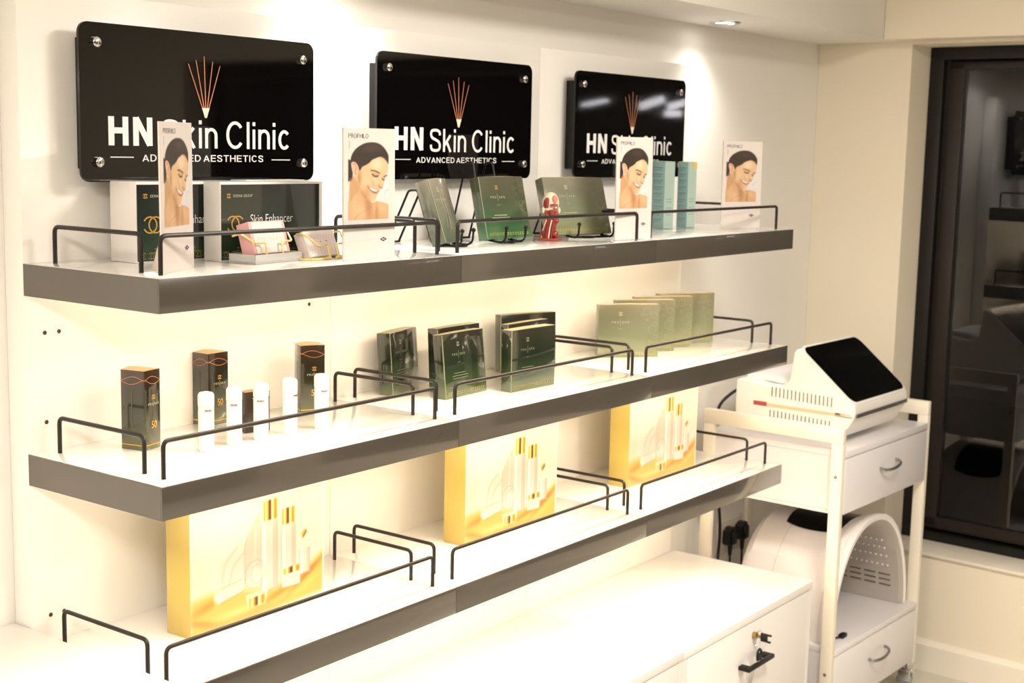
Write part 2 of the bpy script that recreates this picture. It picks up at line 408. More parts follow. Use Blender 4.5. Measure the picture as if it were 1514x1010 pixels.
# ------------------------------------------------------------------ painted prints (flat art as coloured grids)
class Paint:
    def __init__(s, nx, nz, w, h, bg):
        s.nx, s.nz, s.w, s.h = nx, nz, w, h
        x = (np.arange(nx)+0.5)/nx*w; z = (np.arange(nz)+0.5)/nz*h
        s.X, s.Z = np.meshgrid(x, z)
        s.img = np.ones((nz, nx, 3))*np.array(bg)/255.0
    def inside(s, poly, soft=0.0):
        P = np.array(poly, float); n = len(P)
        ins = np.zeros(s.X.shape, bool); dist = np.full(s.X.shape, 1e9)
        for i in range(n):
            x0, z0 = P[i]; x1, z1 = P[(i+1) % n]
            c = ((z0 > s.Z) != (z1 > s.Z))
            with np.errstate(divide='ignore', invalid='ignore'):
                xi = (x1-x0)*(s.Z-z0)/(z1-z0+1e-12)+x0
            ins ^= c & (s.X < xi)
            L = (x1-x0)**2+(z1-z0)**2+1e-12
            t = np.clip(((s.X-x0)*(x1-x0)+(s.Z-z0)*(z1-z0))/L, 0, 1)
            dist = np.minimum(dist, np.hypot(s.X-x0-t*(x1-x0), s.Z-z0-t*(z1-z0)))
        sd = np.where(ins, dist, -dist)
        return np.clip(sd/max(soft, s.w/s.nx)+0.5, 0, 1)
    def poly(s, pts, col, soft=0.0, a=1.0, smooth=False, mask=None):
        if smooth: pts = spline(pts)
        m = s.inside(pts, soft)*a
        if mask is not None: m = m*mask
        s.img = s.img*(1-m[..., None])+np.array(col)/255.0*m[..., None]
        return m
    def blob(s, c, rx, rz, col, a=1.0, mask=None, ang=0.0):
        dx = s.X-c[0]; dz = s.Z-c[1]; ca, sa = math.cos(ang), math.sin(ang)
        u = (dx*ca+dz*sa)/rx; v = (-dx*sa+dz*ca)/rz
        m = np.exp(-(u*u+v*v)*1.2)*a
        if mask is not None: m = m*mask
        s.img = s.img*(1-m[..., None])+np.array(col)/255.0*m[..., None]
    def line(s, pts, wd, col, a=1.0, mask=None):
        P = np.array(spline(pts, closed=False) if len(pts) > 2 else pts, float); d = np.full(s.X.shape, 1e9)
        for (x0, z0), (x1, z1) in zip(P, P[1:]):
            L = (x1-x0)**2+(z1-z0)**2+1e-12
            t = np.clip(((s.X-x0)*(x1-x0)+(s.Z-z0)*(z1-z0))/L, 0, 1)
            d = np.minimum(d, np.hypot(s.X-x0-t*(x1-x0), s.Z-z0-t*(z1-z0)))
        m = np.clip((wd/2-d)/(s.w/s.nx)+0.5, 0, 1)*a
        if mask is not None: m = m*mask
        s.img = s.img*(1-m[..., None])+np.array(col)/255.0*m[..., None]
    def mesh(s, name, keep=None):
        nx, nz = s.nx, s.nz
        xs = np.linspace(0, s.w, nx+1); zs = np.linspace(0, s.h, nz+1)
        vx, vz = np.meshgrid(xs, zs)
        co = np.zeros(((nx+1)*(nz+1), 3)); co[:, 0] = vx.ravel(); co[:, 2] = vz.ravel()
        i = np.arange(nx*nz); r = i//nx; c = i % nx; a = r*(nx+1)+c
        F = np.stack([a, a+1, a+nx+2, a+nx+1], 1)
        me = bpy.data.meshes.new(name)
        me.vertices.add(len(co)); me.vertices.foreach_set('co', co.ravel())
        me.loops.add(F.size); me.loops.foreach_set('vertex_index', F.ravel().astype(np.int32))
        me.polygons.add(len(F)); me.polygons.foreach_set('loop_start', (np.arange(len(F))*4).astype(np.int32))
        me.update(calc_edges=True)
        at = me.color_attributes.new('print', 'FLOAT_COLOR', 'CORNER')
        lin = np.where(s.img <= 0.04045, s.img/12.92, ((s.img+0.055)/1.055)**2.4)
        g = np.zeros((nz+1, nx+1, 3)); cnt = np.zeros((nz+1, nx+1, 1))
        for dz in (0, 1):
            for dx in (0, 1):
                g[dz:nz+dz, dx:nx+dx] += lin; cnt[dz:nz+dz, dx:nx+dx] += 1
        g = (g/cnt).reshape(-1, 3)
        lc = g[F.ravel()]; out = np.ones((len(lc), 4)); out[:, :3] = lc
        at.data.foreach_set('color', out.ravel())
        return me
def spline(pts, closed=True, n=5):
    P = [np.array(p, float) for p in pts]; N = len(P); out = []
    rng = range(N) if closed else range(N-1)
    for i in rng:
        if closed: p0, p1, p2, p3 = P[i-1], P[i], P[(i+1) % N], P[(i+2) % N]
        else: p0, p1, p2, p3 = P[max(i-1, 0)], P[i], P[i+1], P[min(i+2, N-1)]
        for k in range(n):
            t = k/n
            out.append(0.5*((2*p1)+(-p0+p2)*t+(2*p0-5*p1+4*p2-p3)*t*t+(-p0+3*p1-3*p2+p3)*t**3))
    if not closed: out.append(P[-1])
    return out

# ================================================================== THE ROOM
struct('wall_back', MB().box(ROOM_X, RX+0.3, WY, WY+0.12, FLOOR, CEIL+0.1), M_white_wall, 'cream back wall behind the white backing panel and trolley')
struct('wall_left', MB().box(ROOM_X-0.12, ROOM_X, ROOM_Y, WY, FLOOR, CEIL+0.1), M_wall, 'cream side wall at the far left of the shop, out of view')
struct('wall_front', MB().box(ROOM_X, RX+0.3, ROOM_Y-0.12, ROOM_Y, FLOOR, CEIL+0.1), M_darkwood, 'dark wall opposite the shelves, seen only as a reflection')
PY = -0.315   # pier ends here, window opening begins
WYE = -3.6    # window opening ends
struct('wall_right', MB().box(RX, RX+0.3, PY, WY, FLOOR, CEIL+0.1)
       .box(RX, RX+0.3, ROOM_Y, WYE, FLOOR, CEIL+0.1)
       .box(RX, RX+0.3, WYE, PY, FLOOR, -1.25)
       .box(RX, RX+0.3, WYE, PY, 0.63, CEIL+0.1), M_wall, 'cream right wall with pier and deep window opening')
struct('trim_1', MB().box(RX-0.012, GX-0.02, WYE+0.001, PY-0.001, -1.2505, -1.238, 0.003), M_base, 'pale window ledge below the dark window', cat='ledge')
struct('floor', MB().box(ROOM_X, RX+0.3, ROOM_Y, WY, FLOOR-0.1, FLOOR), M_floor, 'pale grey vinyl floor under the trolley')
struct('ceiling', MB().box(ROOM_X, RX+0.3, ROOM_Y, WY, CEIL, CEIL+0.1), M_white_wall, 'white main ceiling of the shop')
struct('trim_2', MB().box(ROOM_X, RX+0.001, -0.255, WY, SOFF, CEIL, 0.002), M_white_wall, 'white bulkhead over the shelves holding the downlights', cat='bulkhead')
struct('trim_3', MB().box(3.352, RX+0.001, ROOM_Y, -0.256, SOFF, CEIL, 0.002), M_wall, 'cream bulkhead running above the window', cat='bulkhead')
struct('baseboard_right', MB().prism([(RX-0.018, FLOOR), (RX, FLOOR), (RX, -1.572), (RX-0.006, -1.572), (RX-0.010, -1.582), (RX-0.018, -1.590)], 'y', ROOM_Y+0.01, WY-0.001),
       M_base, 'white moulded skirting below the window', cat='skirting')
struct('trim_4', MB().box(3.045, 3.085, WY-0.016, WY-0.0005, FLOOR, -0.80, 0.002), M_frame, 'narrow cream vertical trunking beside the wall socket', cat='trunking')

# window: dark frame, sash, one pane; night outside
win = MB()
win.box(GX-0.04, GX+0.05, WYE, PY-0.001, 0.583, 0.629, 0.003)
win.box(GX-0.04, GX+0.05, WYE, PY-0.001, -1.24, -1.205, 0.003)
win.box(GX-0.04, GX+0.05, PY-0.055, PY-0.001, -1.205, 0.583, 0.003)
win.box(GX-0.04, GX+0.05, WYE, WYE+0.06, -1.205, 0.583, 0.003)
w1 = struct('window_1', win, M_blackmatte, 'large black-framed window with dark night glass beside the pier', cat='window')
sash = MB()
for y0, y1 in ((PY-0.125, PY-0.068),):
    sash.box(GX-0.015, GX+0.035, y0, y1, -1.185, 0.572, 0.003)
sash.box(GX-0.015, GX+0.035, WYE+0.07, PY-0.068, 0.548, 0.576, 0.003).box(GX-0.015, GX+0.035, WYE+0.07, PY-0.068, -1.195, -1.150, 0.003)
sash.box(GX-0.005, GX+0.03, PY-0.068, PY-0.055, -1.205, 0.583)
struct('sash_frame', sash, mat('dark_brown_sash', rgb(34, 28, 25), 0.4, var=0.05), None, w1)
struct('pane', MB().box(GX+0.004, GX+0.010, WYE+0.07, PY-0.12, -1.16, 0.556), M_glass, None, w1)
# dark world outside the window
struct('trim_5', MB().box(GX+0.3, 9.5, -9.5, 4, FLOOR-0.12, FLOOR-0.02), mat('night_asphalt', rgb(22, 21, 20), 0.9, var=0.1), 'dark street outside the window', cat='street')
for i, (y0, z0, y1, z1, rr) in enumerate([(-4.97, .615, -4.71, .655, .022), (-4.36, .60, -4.14, .665, .035), (-4.07, .60, -3.90, .64, .030), (-4.10, .54, -3.96, .54, .028)]):
    pos = ['leftmost lamp reflected in the third sign', 'broad middle lamp reflected in the third sign', 'upper right lamp reflected in the third sign', 'small lower right lamp reflected in the third sign']
    t = thing('strip_lamp', 'white strip lamp across the street, ' + pos[i], 'lamp', (9.0, y0, z0), group='strip lamps across the street')
    part('diffuser', MB().tube(fillet([(0, 0, 0), (0, (y1-y0)/2, (z1-z0)/2), (0, y1-y0, z1-z0)], .05), rr), M_tube, t)
    part('pole', MB().cyl((0.06, (y1-y0)/2, FLOOR-0.02-z0), (0.06, (y1-y0)/2, 0.02), 0.02), M_blackmatte, t)

# the right wall is not quite square to the shelving
WROT = R(-3.2); PV = Vector((RX, -0.30, 0))
for o_ in [o for o in COL.objects if o.parent is None and (o.name in ('wall_right', 'trim_1', 'baseboard_right', 'window_1'))]:
    o_.rotation_euler = (0, 0, WROT); o_.location = PV - Matrix.Rotation(WROT, 3, 'Z') @ PV

# ceiling panels (real lamps of the shop)
for i, (x, y) in enumerate([(-1.9, -1.5), (-1.9, -3.6), (1.2, -1.7), (1.2, -3.8)]):
    t = thing('ceiling_panel', 'square flush ceiling light panel out of view, ' + ['left front', 'left rear', 'right front', 'right rear'][i], 'light', (x, y, CEIL), group='ceiling panels of the shop')
    part('panel_frame', MB().box(-.31, .31, -.31, .31, -.014, -.0005, .002), M_frame, t)
    area('panel_lamp', (0, 0, -0.02), (0, 0, 0), 0.58, 0.58, ROOM_POWER/4, ROOM_COL, t)

# downlights in the bulkhead
for i, x in enumerate((-0.93, 0.80, 2.53)):
    t = thing('downlight', ['recessed downlight at the left, out of view', 'recessed downlight over the gap between first and second sign', 'recessed downlight at the top, right of the third sign'][i], 'light', (x, -0.06, SOFF), group='downlights in the bulkhead')
    part('trim_ring', MB().lathe([(.036, -.001), (.040, -.005), (.050, -.004), (.052, -.0005), (.050, -.0002), (.036, -.0002)]), M_chrome, t)
    part('lamp_face', MB().lathe([(0, -.0015), (.035, -.0015), (.035, -.0004)]), M_lampface, t)
    l = bpy.data.lights.new('downlight_lamp', 'SPOT'); l.energy = SPOT_POWER; l.color = (1, .96, .88); l.spot_size = R(128); l.spot_blend = 1.0; l.shadow_soft_size = .06
    o = bpy.data.objects.new('downlight_lamp', l); COL.objects.link(o); o.parent = t; o.location = (0, 0, -.012); o.rotation_euler = (0, 0, 0)

# ================================================================== backing panel
bp = thing('backing_panel', 'tall white backing panel behind the three shelves and signs', 'panel', (0, 0, -1.06))
for k in range(3):
    part('panel_board', MB().box(k*W+0.0006, (k+1)*W-0.0006, 0, WY-0.001, -.63+1.06 - 1.06 - 0.0, 0.5+1.06, 0.001), M_panel, bp)
for x, z in ((.043, -.133), (.074, -.133), (.042, -.304), (.040, -.683), (.070, -.683), (.736, -.133)):
    part('fixing_hole', MB().cyl((x, -0.0006, z+1.06), (x, 0.0, z+1.06), 0.0042, n=16), M_hole, bp)

# ================================================================== shelves
def rail(p0, p1, parent):
    h = 0.068
    pts = fillet([(p0[0], p0[1], 0), (p0[0], p0[1], h), (p1[0], p1[1], h), (p1[0], p1[1], 0)], 0.013, 5)
    mb = MB().tube(pts, 0.0042, 10)
    part('guard_rail', mb, M_rail, parent)
SN = ['top', 'middle', 'bottom']; BN = ['left', 'centre', 'right']
for si, z in enumerate(ZS):
    for b in range(3):
        t = thing('wall_shelf', f'{BN[b]} bay of the {SN[si]} white shelf with dark fascia and wire guard rails', 'shelf', (b*W, 0, z), group=f'bays of the {SN[si]} shelf')
        x0 = 0.003 if b == 0 else 0.0004; x1 = W-(0.003 if b == 2 else 0.0004)
        part('shelf_board', MB().box(x0, x1, -SD+0.004, -0.0005, -0.022, 0, 0.0008), M_shelf, t)
        part('fascia', MB().box(0.0004 if b else 0, W-(0.0004 if b < 2 else 0), -SD, -SD+0.0035, -FT, -0.0006, 0.0006), M_fascia, t)
        if b == 0: part('end_fascia', MB().box(0, 0.0028, -SD+0.0036, -0.001, -FT, -0.0006), M_fascia, t)
        if b == 2: part('end_fascia', MB().box(W-0.0028, W, -SD+0.0036, -0.001, -FT, -0.0006), M_fascia, t)
        rail((0.045, -0.036), (0.045, -0.285), t)
        rail((0.041, -0.342), (0.778, -0.342), t)
        rail((0.780, -0.040), (0.780, -0.277), t)
        part('led_strip', MB().box(0.02, W-0.02, -0.345, -0.333, -0.030, -0.0222, 0.001), M_ledface, t)
        area('led_lamp', (W/2, -0.339, -0.032), (R(28), 0, 0), W-0.05, 0.012, LED_POWER, LED_COL, t)

# ================================================================== signs
def make_sign(x, label):
    t = thing('wall_sign', label, 'sign', (x, 0, 0.297), group='black clinic signs')
    part('backing_box', MB().box(-.275, .275, -.044, -.0005, -.124, .121, .002), M_blackmatte, t)
    part('face_plate', MB().prism(rrect(-.303, .300, -.1475, .1475, .02), 'y', -.0515, -.0455), M_black, t)
    for kx, kz in ((-.267, .111), (.2625, .110), (-.2655, -.110), (.265, -.110)):
        k = MB().cyl((kx, -.0516, kz), (kx, -.0585, kz), .0095, .0095, 20).ball((kx, -.0585, kz), .0092, (1, .35, 1))
        part('standoff_knob', k, M_chrome, t)
    y = -.0522
    part('bold_lettering', grotesque('HN', -.2415, -.1385, -.0785, .0545, .205, y, sp=.17), M_letter, t, smooth=False)
    part('lettering', grotesque('Skin Clinic', -.114, .2285, -.0815, .0555, .118, y, sp=.13, word=.22), M_letter, t, smooth=False)
    part('small_lettering', grotesque('ADVANCED AESTHETICS', -.1635, .1505, -.1083, .0134, .135, y, sp=.16, word=.18), M_letter, t, smooth=False)
    l = MB(); strip2d(l, -.238, -.184, -.1014, -.0996, y); strip2d(l, .1745, .2285, -.1046, -.1028, y)
    part('printed_rule', l, M_letter, t)
    r = MB()
    for (tx, tz), bx in zip(((-.0479, .0844), (-.0284, .0924), (-.0073, .1008), (.0148, .0915), (.0339, .0844)), (-.0125, -.0085, -.0045, -.0005, .0035)):
        r.quad([(bx-.0012, y, -.002), (bx+.0012, y, -.002), (tx+.0008, y, tz), (tx-.0008, y, tz)])
    part('reed_emblem', r, M_copper, t)
    c = MB(); c.quad([(-.0145, y-.0002, -.001), (.0055, y-.0002, -.001), (-.0020, y-.0002, -.0207), (-.0070, y-.0002, -.0207)])
    part('emblem_holder', c, M_cream, t)
    return t
make_sign(.398, 'largest black clinic sign on the left, behind the woman poster')
make_sign(1.205, 'middle black clinic sign above the easel cartons')
make_sign(2.012, 'right black clinic sign beside the teal cartons')

# ================================================================== posters with the smiling woman
def portrait_mesh():
    # coordinates traced in a 350 x 925 frame, z measured down from the top
    w, h = .148, .262
    P = Paint(112, 200, w, h, (230, 220, 213))
    def T(pts): return [((x-45)/350*w, h-(y-50)/925*h) for x, y in pts]
    pic = P.inside(T([(76, 140), (352, 140), (350, 693), (74, 693)]))
    P.blob(T([(330, 480)])[0], .03, .03, (226, 226, 228), .7, pic)
    neck = T([(98, 395), (85, 470), (77, 560), (60, 700), (365, 705), (352, 600), (340, 585), (300, 570), (262, 566), (235, 572), (215, 540), (160, 400)])
    m = P.poly(neck, (218, 168, 118), smooth=True, mask=pic)
    P.blob(T([(210, 600)])[0], .012, .030, (176, 112, 72), .75, m*pic)
    P.blob(T([(110, 560)])[0], .010, .05, (232, 188, 136), .6, m*pic)
    P.blob(T([(160, 640)])[0], .02, .02, (240, 198, 150), .7, m*pic)
    P.blob(T([(300, 610)])[0], .025, .012, (236, 190, 138), .7, m*pic, ang=-.3)
    P.blob(T([(270, 660)])[0], .006, .03, (196, 132, 86), .6, m*pic)
    P.line(T([(115, 690), (150, 650), (200, 625), (235, 600)]), .0018, (190, 128, 84), .5, m*pic)
    P.line(T([(265, 690), (262, 650), (272, 610)]), .0018, (180, 120, 78), .5, m*pic)
    # hair bun, ear, face, hair
    P.poly(T([(66, 280), (92, 275), (104, 300), (104, 405), (84, 420), (66, 410)]), (58, 48, 42), smooth=True, mask=pic)
    face = T([(130, 300), (200, 262), (290, 246), (330, 268), (346, 300), (348, 335), (338, 372), (331, 395), (322, 420), (318, 448), (306, 468), (292, 476), (288, 492), (276, 506), (270, 528), (262, 552), (240, 564), (212, 558), (178, 530), (150, 480), (132, 410)])
    f = P.poly(face, (228, 184, 136), smooth=True, mask=pic)
    P.blob(T([(270, 300)])[0], .022, .016, (248, 218, 176), .9, f*pic)
    P.blob(T([(190, 420)])[0], .016, .022, (242, 204, 158), .6, f*pic)
    P.blob(T([(255, 420)])[0], .010, .010, (246, 212, 170), .6, f*pic)
    P.blob(T([(180, 535)])[0], .022, .010, (186, 122, 78), .8, f*pic, ang=-.7)
    P.blob(T([(150, 400)])[0], .006, .018, (190, 134, 90), .8, f*pic)
    P.blob(T([(200, 500)])[0], .010, .014, (206, 150, 102), .6, f*pic)
    P.blob(T([(262, 372)])[0], .010, .004, (196, 140, 98), .6, f*pic)
    P.blob(T([(245, 440)])[0], .004, .010, (206, 150, 106), .5, f*pic, ang=.4)
    P.blob(T([(330, 350)])[0], .005, .02, (236, 196, 150), .7, f*pic)
    P.blob(T([(258, 540)])[0], .008, .006, (244, 204, 162), .7, f*pic)
    P.poly(T([(84, 430), (98, 400), (110, 395), (150, 470), (120, 520), (90, 560)]), (204, 152, 104), soft=.006, smooth=True, mask=pic, a=.7)
    hair = T([(98, 300), (92, 268), (102, 232), (122, 200), (152, 174), (188, 155), (228, 147), (268, 150), (302, 167), (332, 200), (350, 238), (356, 268), (350, 300), (340, 284), (322, 262), (300, 250), (280, 252), (258, 262), (236, 272), (222, 288), (204, 302), (186, 312), (168, 322), (156, 345), (148, 338), (140, 312), (122, 292)])
    hm = P.poly(hair, (62, 50, 44), smooth=True, mask=pic)
    P.blob(T([(240, 190)])[0], .03, .010, (98, 80, 68), .5, hm*pic)
    P.line(T([(290, 250), (310, 258), (330, 275), (342, 292)]), .0015, (150, 112, 82), .5, pic)
    ear = T([(97, 292), (112, 285), (130, 296), (142, 322), (140, 352), (134, 380), (124, 392), (112, 378), (102, 345), (96, 315)])
    e = P.poly(ear, (236, 186, 152), smooth=True, mask=pic)
    P.line(T([(108, 300), (124, 306), (130, 330), (122, 350), (126, 372)]), .0026, (186, 120, 92), .8, pic)
    # brows, eyes, nose, mouth
    P.line(T([(228, 346), (252, 348), (276, 358), (288, 366)]), .0028, (92, 64, 46), .9, pic)
    P.line(T([(318, 392), (330, 384), (339, 382)]), .0026, (92, 64, 46), .9, pic)
    P.line(T([(238, 372), (252, 386), (268, 388), (278, 384)]), .0030, (70, 48, 38), .95, pic)
    P.line(T([(306, 404), (312, 412), (320, 410)]), .0028, (70, 48, 38), .9, pic)
    P.line(T([(292, 380), (300, 420), (316, 446)]), .0016, (250, 222, 184), .8, pic)
    P.line(T([(282, 452), (292, 468), (306, 468)]), .0030, (178, 112, 78), .85, pic)
    P.poly(T([(210, 460), (230, 466), (252, 476), (272, 486), (284, 492), (272, 506), (256, 510), (236, 500), (220, 482)]), (186, 92, 84), smooth=True, mask=pic)
    P.poly(T([(216, 464), (236, 470), (258, 482), (276, 491), (262, 496), (242, 490), (226, 478)]), (250, 242, 232), smooth=True, mask=pic)
    P.line(T([(204, 452), (206, 462), (214, 478)]), .0022, (176, 108, 74), .7, pic)
    lum = P.img.mean(axis=2, keepdims=True); P.img = np.where(pic[..., None] > .5, lum+(P.img-lum)*.86, P.img)*np.array([.95, .95, .955])
    # ghost sketch at right, logo, fine print
    P.line(T([(322, 520), (325, 498), (338, 486), (350, 484)]), .0012, (150, 152, 168), .8)
    P.line(T([(320, 530), (328, 560), (344, 566)]), .0010, (170, 172, 184), .7)
    P.line(T([(82, 140), (84, 158), (82, 190)]), .0016, (90, 80, 100), .6)
    for zz, x1 in ((722, 320), (738, 310), (843, 240), (942, 310)):
        P.line(T([(80 if zz < 900 else 300, zz), (x1, zz-4)]), .0012, (206, 196, 192), .9)
    return P.mesh('portrait_print')
POR = portrait_mesh()
def make_poster(loc, yaw, label):
    t = thing('poster_card', label, 'poster', loc, (R(-.5), 0, R(yaw)), group='woman portrait show cards')
    part('card', MB().box(0, .148, 0, .004, 0, .262, .0006), M_whitecard, t)
    o = link('portrait_print', POR, vcolmat('portrait_ink', .4, .2), t, (0, -.0003, 0))
    part('title_lettering', grotesque('PROFHILO', .0135, .070, .2420, .0088, .10, -.0008, sp=.12), M_navy, t, smooth=False)
    d = MB(); d.quad([(.1035, -.0008, .039), (.114, -.0008, .0345), (.1245, -.0008, .039), (.114, -.0008, .0435)])
    part('diamond_logo', d, M_navy, t)
    text('logo_lettering', 'IBSA', .0045, M_whitecard, t, (.114, -.0011, .0375))
    part('back_strut', MB().box(.05, .098, .0042, .0055, 0, .16).prism([(.0042, 0), (.05, 0), (.0042, .16)], 'x', .072, .074), M_whitecard, t)
    return t
make_poster((.052, -.334, .0003), 29.0, 'white portrait card turned sideways at the front left shelf corner')
make_poster((.500, -.334, .0003), -1.0, 'white portrait card between the first and second signs, facing forward')
make_poster((1.498, -.331, .0003), -6.1, 'white portrait card in front of the third sign')
make_poster((2.235, -.235, .0003), -24, 'white portrait card at the right end of the top shelf')

# ================================================================== cartons
def carton_body(w, h, d, t, m, flap=None, proud=0.0012):
    mb = MB().box(0, w, 0, d, 0, h-.0008, .0008)
    part('carton', mb, m, t)
    f = MB().prism([(0.0006, h-.0008), (w*.5, h-.0008+proud), (w-.0006, h-.0008), (w-.0006, h-.0014), (0.0006, h-.0014)], 'y', 0.0012, d-.0006)
    part('top_flap', f, flap or M_greenflap, t)
    l = MB(); strip2d(l, 0, 1, 0, 1, 0) if False else None
    return t
def set_box(name, label, cat, group, x, y, z, yaw, lean, w, h, d):
    return thing(name, label, cat, (x, y, z), (Matrix.Rotation(R(yaw), 3, 'Z') @ Matrix.Rotation(R(-lean), 3, 'X')).to_euler(), group)
LIGHT_EDGE = mat('pale_card_edge', rgb(170, 172, 138), 0.4, var=0)
M_dimtext = mat('dim_sage_print', rgb(118, 120, 98), 0.5, var=0)
def profile_print(t, w, h, m=None, circles=True, lines=True, band=True, gold=None, sage=False):
    m = m or M_paletext; y = -.0005; cx = w*.36
    g = MB(); emblem(g, cx, h*.82, .0085, y, .0016); part('emblem_print', g, gold or m, t)
    part('brand_lettering', grotesque('PRO', cx-.0255, cx-.005, h*.645, .0054, .13, y, sp=.45), m, t, smooth=False)
    part('brand_lettering', grotesque('SKN', cx+.005, cx+.0255, h*.645, .0054, .13, y, sp=.45), m, t, smooth=False)
    l = MB(); strip2d(l, cx-.0004, cx+.0004, h*.60, h*.72, y); part('printed_rule', l, m, t)
    text('small_lettering', 'iilili', .0044, m, t, (cx, y, h*.53), sx=1.2, space=1.4)
    if lines:
        for k, (a, b) in enumerate(((-.022, .024), (-.03, .034), (-.028, .034))):
            l = MB(); strip2d(l, cx+a, cx+b, h*(.37-.04*k), h*(.37-.04*k)+.0013, y); part('text_line', l, m, t)
    if circles:
        c = MB()
        for u, v, r in ((.80, .87, .0105), (.91, .79, .0085), (.72, .80, .004), (.93, .62, .006), (.89, .52, .012), (.94, .38, .006), (.80, .70, .0035), (.86, .30, .004)):
            ring2d(c, w*u, h*v, r, .0008, y, 20)
        part('ring_pattern', c, mat('sage_ring_print', rgb(150, 154, 122), .4, var=0) if sage else mat('faint_ring_print', rgb(104, 106, 78), .4, var=0), t)
    if band:
        c = MB(); n = int(w/.0095)
        for k in range(n):
            xx = w*.05+(k+.5)*(w*.9/n)
            ring2d(c, xx-.0015, h*.075, .0028, .0009, y, 8, -140, 140); ring2d(c, xx+.0015, h*.075, .0028, .0009, y, 8, 40, 320)
        part('monogram_band', c, mat('dull_gold_print', rgb(172, 164, 96), .4, metal=.2, var=0), t)
def green_box(label, group, x, y, z, yaw, lean, w, h, d, m, name='treatment_carton', flap=None, edge=True, **k):
    t = set_box(name, label, 'box', group, x, y, z, yaw, lean, w, h, d)
    carton_body(w, h, d, t, m, flap or (mat('lit_sage_card_flap', rgb(196, 182, 150), .5, var=.03) if m is M_sage else None))  # sage tops get a creamier flap, its colour carrying the light on them
    if edge:
        e = MB(); e.box(-.0003, .0005, -.0006, .0004, .001, h-.002); part('front_flap_edge', e, LIGHT_EDGE, t)
    k['sage'] = m is M_sage
    if m is M_dark: k.setdefault('m', M_dimtext); k['circles'] = False
    profile_print(t, w, h, **k)
    return t
zs = ZS[1]+.0002
# middle shelf, dark ones
g1 = 'dark green cartons on the middle shelf'
green_box('dark green carton turned at an angle, left end of the dark cartons', g1, .923, -.091, zs, 15, 4.0, .142, .150, .035, M_dark, band=False)
green_box('dark green carton in front of its pair, behind the rail gap', g1, .969, -.216, zs, 3.9, 5.8, .169, .154, .027, M_dark)
green_box('dark green carton at the back of the pair, mostly hidden', g1, 1.028, -.145, zs, 2, 3.0, .169, .156, .030, M_dark, lines=False, band=False)
green_box('darkest green carton at the very front of the cluster of three', g1, 1.152, -.268, zs, -1.9, -.5+1, .173, .152, .032, M_dark)
green_box('dark green carton in the middle of the cluster of three', g1, 1.215, -.215, zs, 0.5, 3.0, .172, .156, .022, M_dark, lines=False, band=False)
green_box('dark green carton at the back of the cluster, against the panel', g1, 1.375, -.066, zs, -18, 2.0, .180, .153, .026, M_dark, lines=False, band=False)
# middle shelf, sage ones
g2 = 'sage green cartons fanned on the middle shelf'
for x, y, yaw, w, lab in ((1.775, -.107, -39.1, .181, 'front sage green carton of the fanned four, fully visible'),
                     (1.909, -.077, -38.5, .186, 'second sage green carton from the front of the fan'),
                     (2.026, -.072, -34.5, .190, 'third sage green carton from the front of the fan'),
                     (2.158, -.076, -30.3, .195, 'rearmost sage green carton at the right of the fan')):
    green_box(lab, g2, x, y, zs, yaw, .3, w, .153, .026, M_sage, edge=False, lines=False)
# tall sun cream cartons
def spf_box(label, x, y, yaw, w, h, d):
    t = set_box('sun_cream_carton', label, 'box', 'tall dark sun cream cartons', x, y, zs, yaw, 0, w, h, d)
    carton_body(w, h, d, t, M_spf, flap=mat('tan_card_flap', rgb(196, 164, 120), .5, var=.03), proud=.003)
    y_ = -.0005
    g = MB(); emblem(g, w*.56, h*.655, .0075, y_, .0015); part('emblem_print', g, M_gold, t)
    part('brand_lettering', grotesque('PRO', w*.56-.0160, w*.56-.0018, h*.555, .0044, .13, y_, sp=.3), M_paletext, t, smooth=False)
    part('brand_lettering', grotesque('SKN', w*.56+.0018, w*.56+.0160, h*.555, .0044, .13, y_, sp=.3), M_paletext, t, smooth=False)
    l = MB(); strip2d(l, w*.56-.0003, w*.56+.0003, h*.53, h*.61, y_); part('printed_rule', l, M_paletext, t)
    text('number_lettering', '50', .020, M_gold, t, (w*.58, y_, h*.265), sx=.85, bold=.0003)
    for side in (0, 1):
        b = MB()
        if side == 0:
            strip2d(b, .0005, w-.0005, h*.055, h*.069, y_)
        else:
            b.quad([(-.0005, d-.0005, h*.055), (-.0005, .0005, h*.055), (-.0005, .0005, h*.069), (-.0005, d-.0005, h*.069)])
        part('gold_band', b, M_gold, t)
        L = w if side == 0 else d
        for ph in (0, math.pi*.85):
            c = MB(); prev = None; vs_ = []
            for k in range(19):
                s = k/18*L; zz = h*.865+math.sin(k/18*math.pi*1.1+ph)*.0075
                p = (s, y_, zz) if side == 0 else (-.0005, s, zz)
                vs_.append((c.bm.verts.new(p), c.bm.verts.new((p[0], p[1], p[2]+.0008))))
            for a, b_ in zip(vs_, vs_[1:]): c.bm.faces.new((a[0], b_[0], b_[1], a[1]))
            part('copper_line', c, M_copper, t)
    l = MB(); l.quad([(-.0005, d*.55, h*.25), (-.0005, d*.52, h*.25), (-.0005, d*.52, h*.75), (-.0005, d*.55, h*.75)]); part('side_text', l, mat('dim_print', rgb(96, 96, 70), .5, var=0), t)
spf_box('tall dark carton printed 50 at the left end of the middle shelf', .160, -.141, 14, .048, .155, .055)
spf_box('tall dark carton printed 50 behind the two leftmost white bottles', .397, -.048, 3.6, .057, .153, .046)
spf_box('tall dark carton printed 50 behind the rightmost white bottle', .615, -.096, -26.9, .055, .153, .044)
t = set_box('small_carton', 'small dark brown carton hidden behind the white bottles', 'box', None, .399, -.157, zs, -13.1, 0, .057, .085, .026)
carton_body(.057, .085, .026, t, mat('dark_brown_carton', rgb(52, 40, 32), .25, coat=.4, var=.05), flap=mat('brown_card_flap', rgb(150, 116, 84), .5, var=.03))
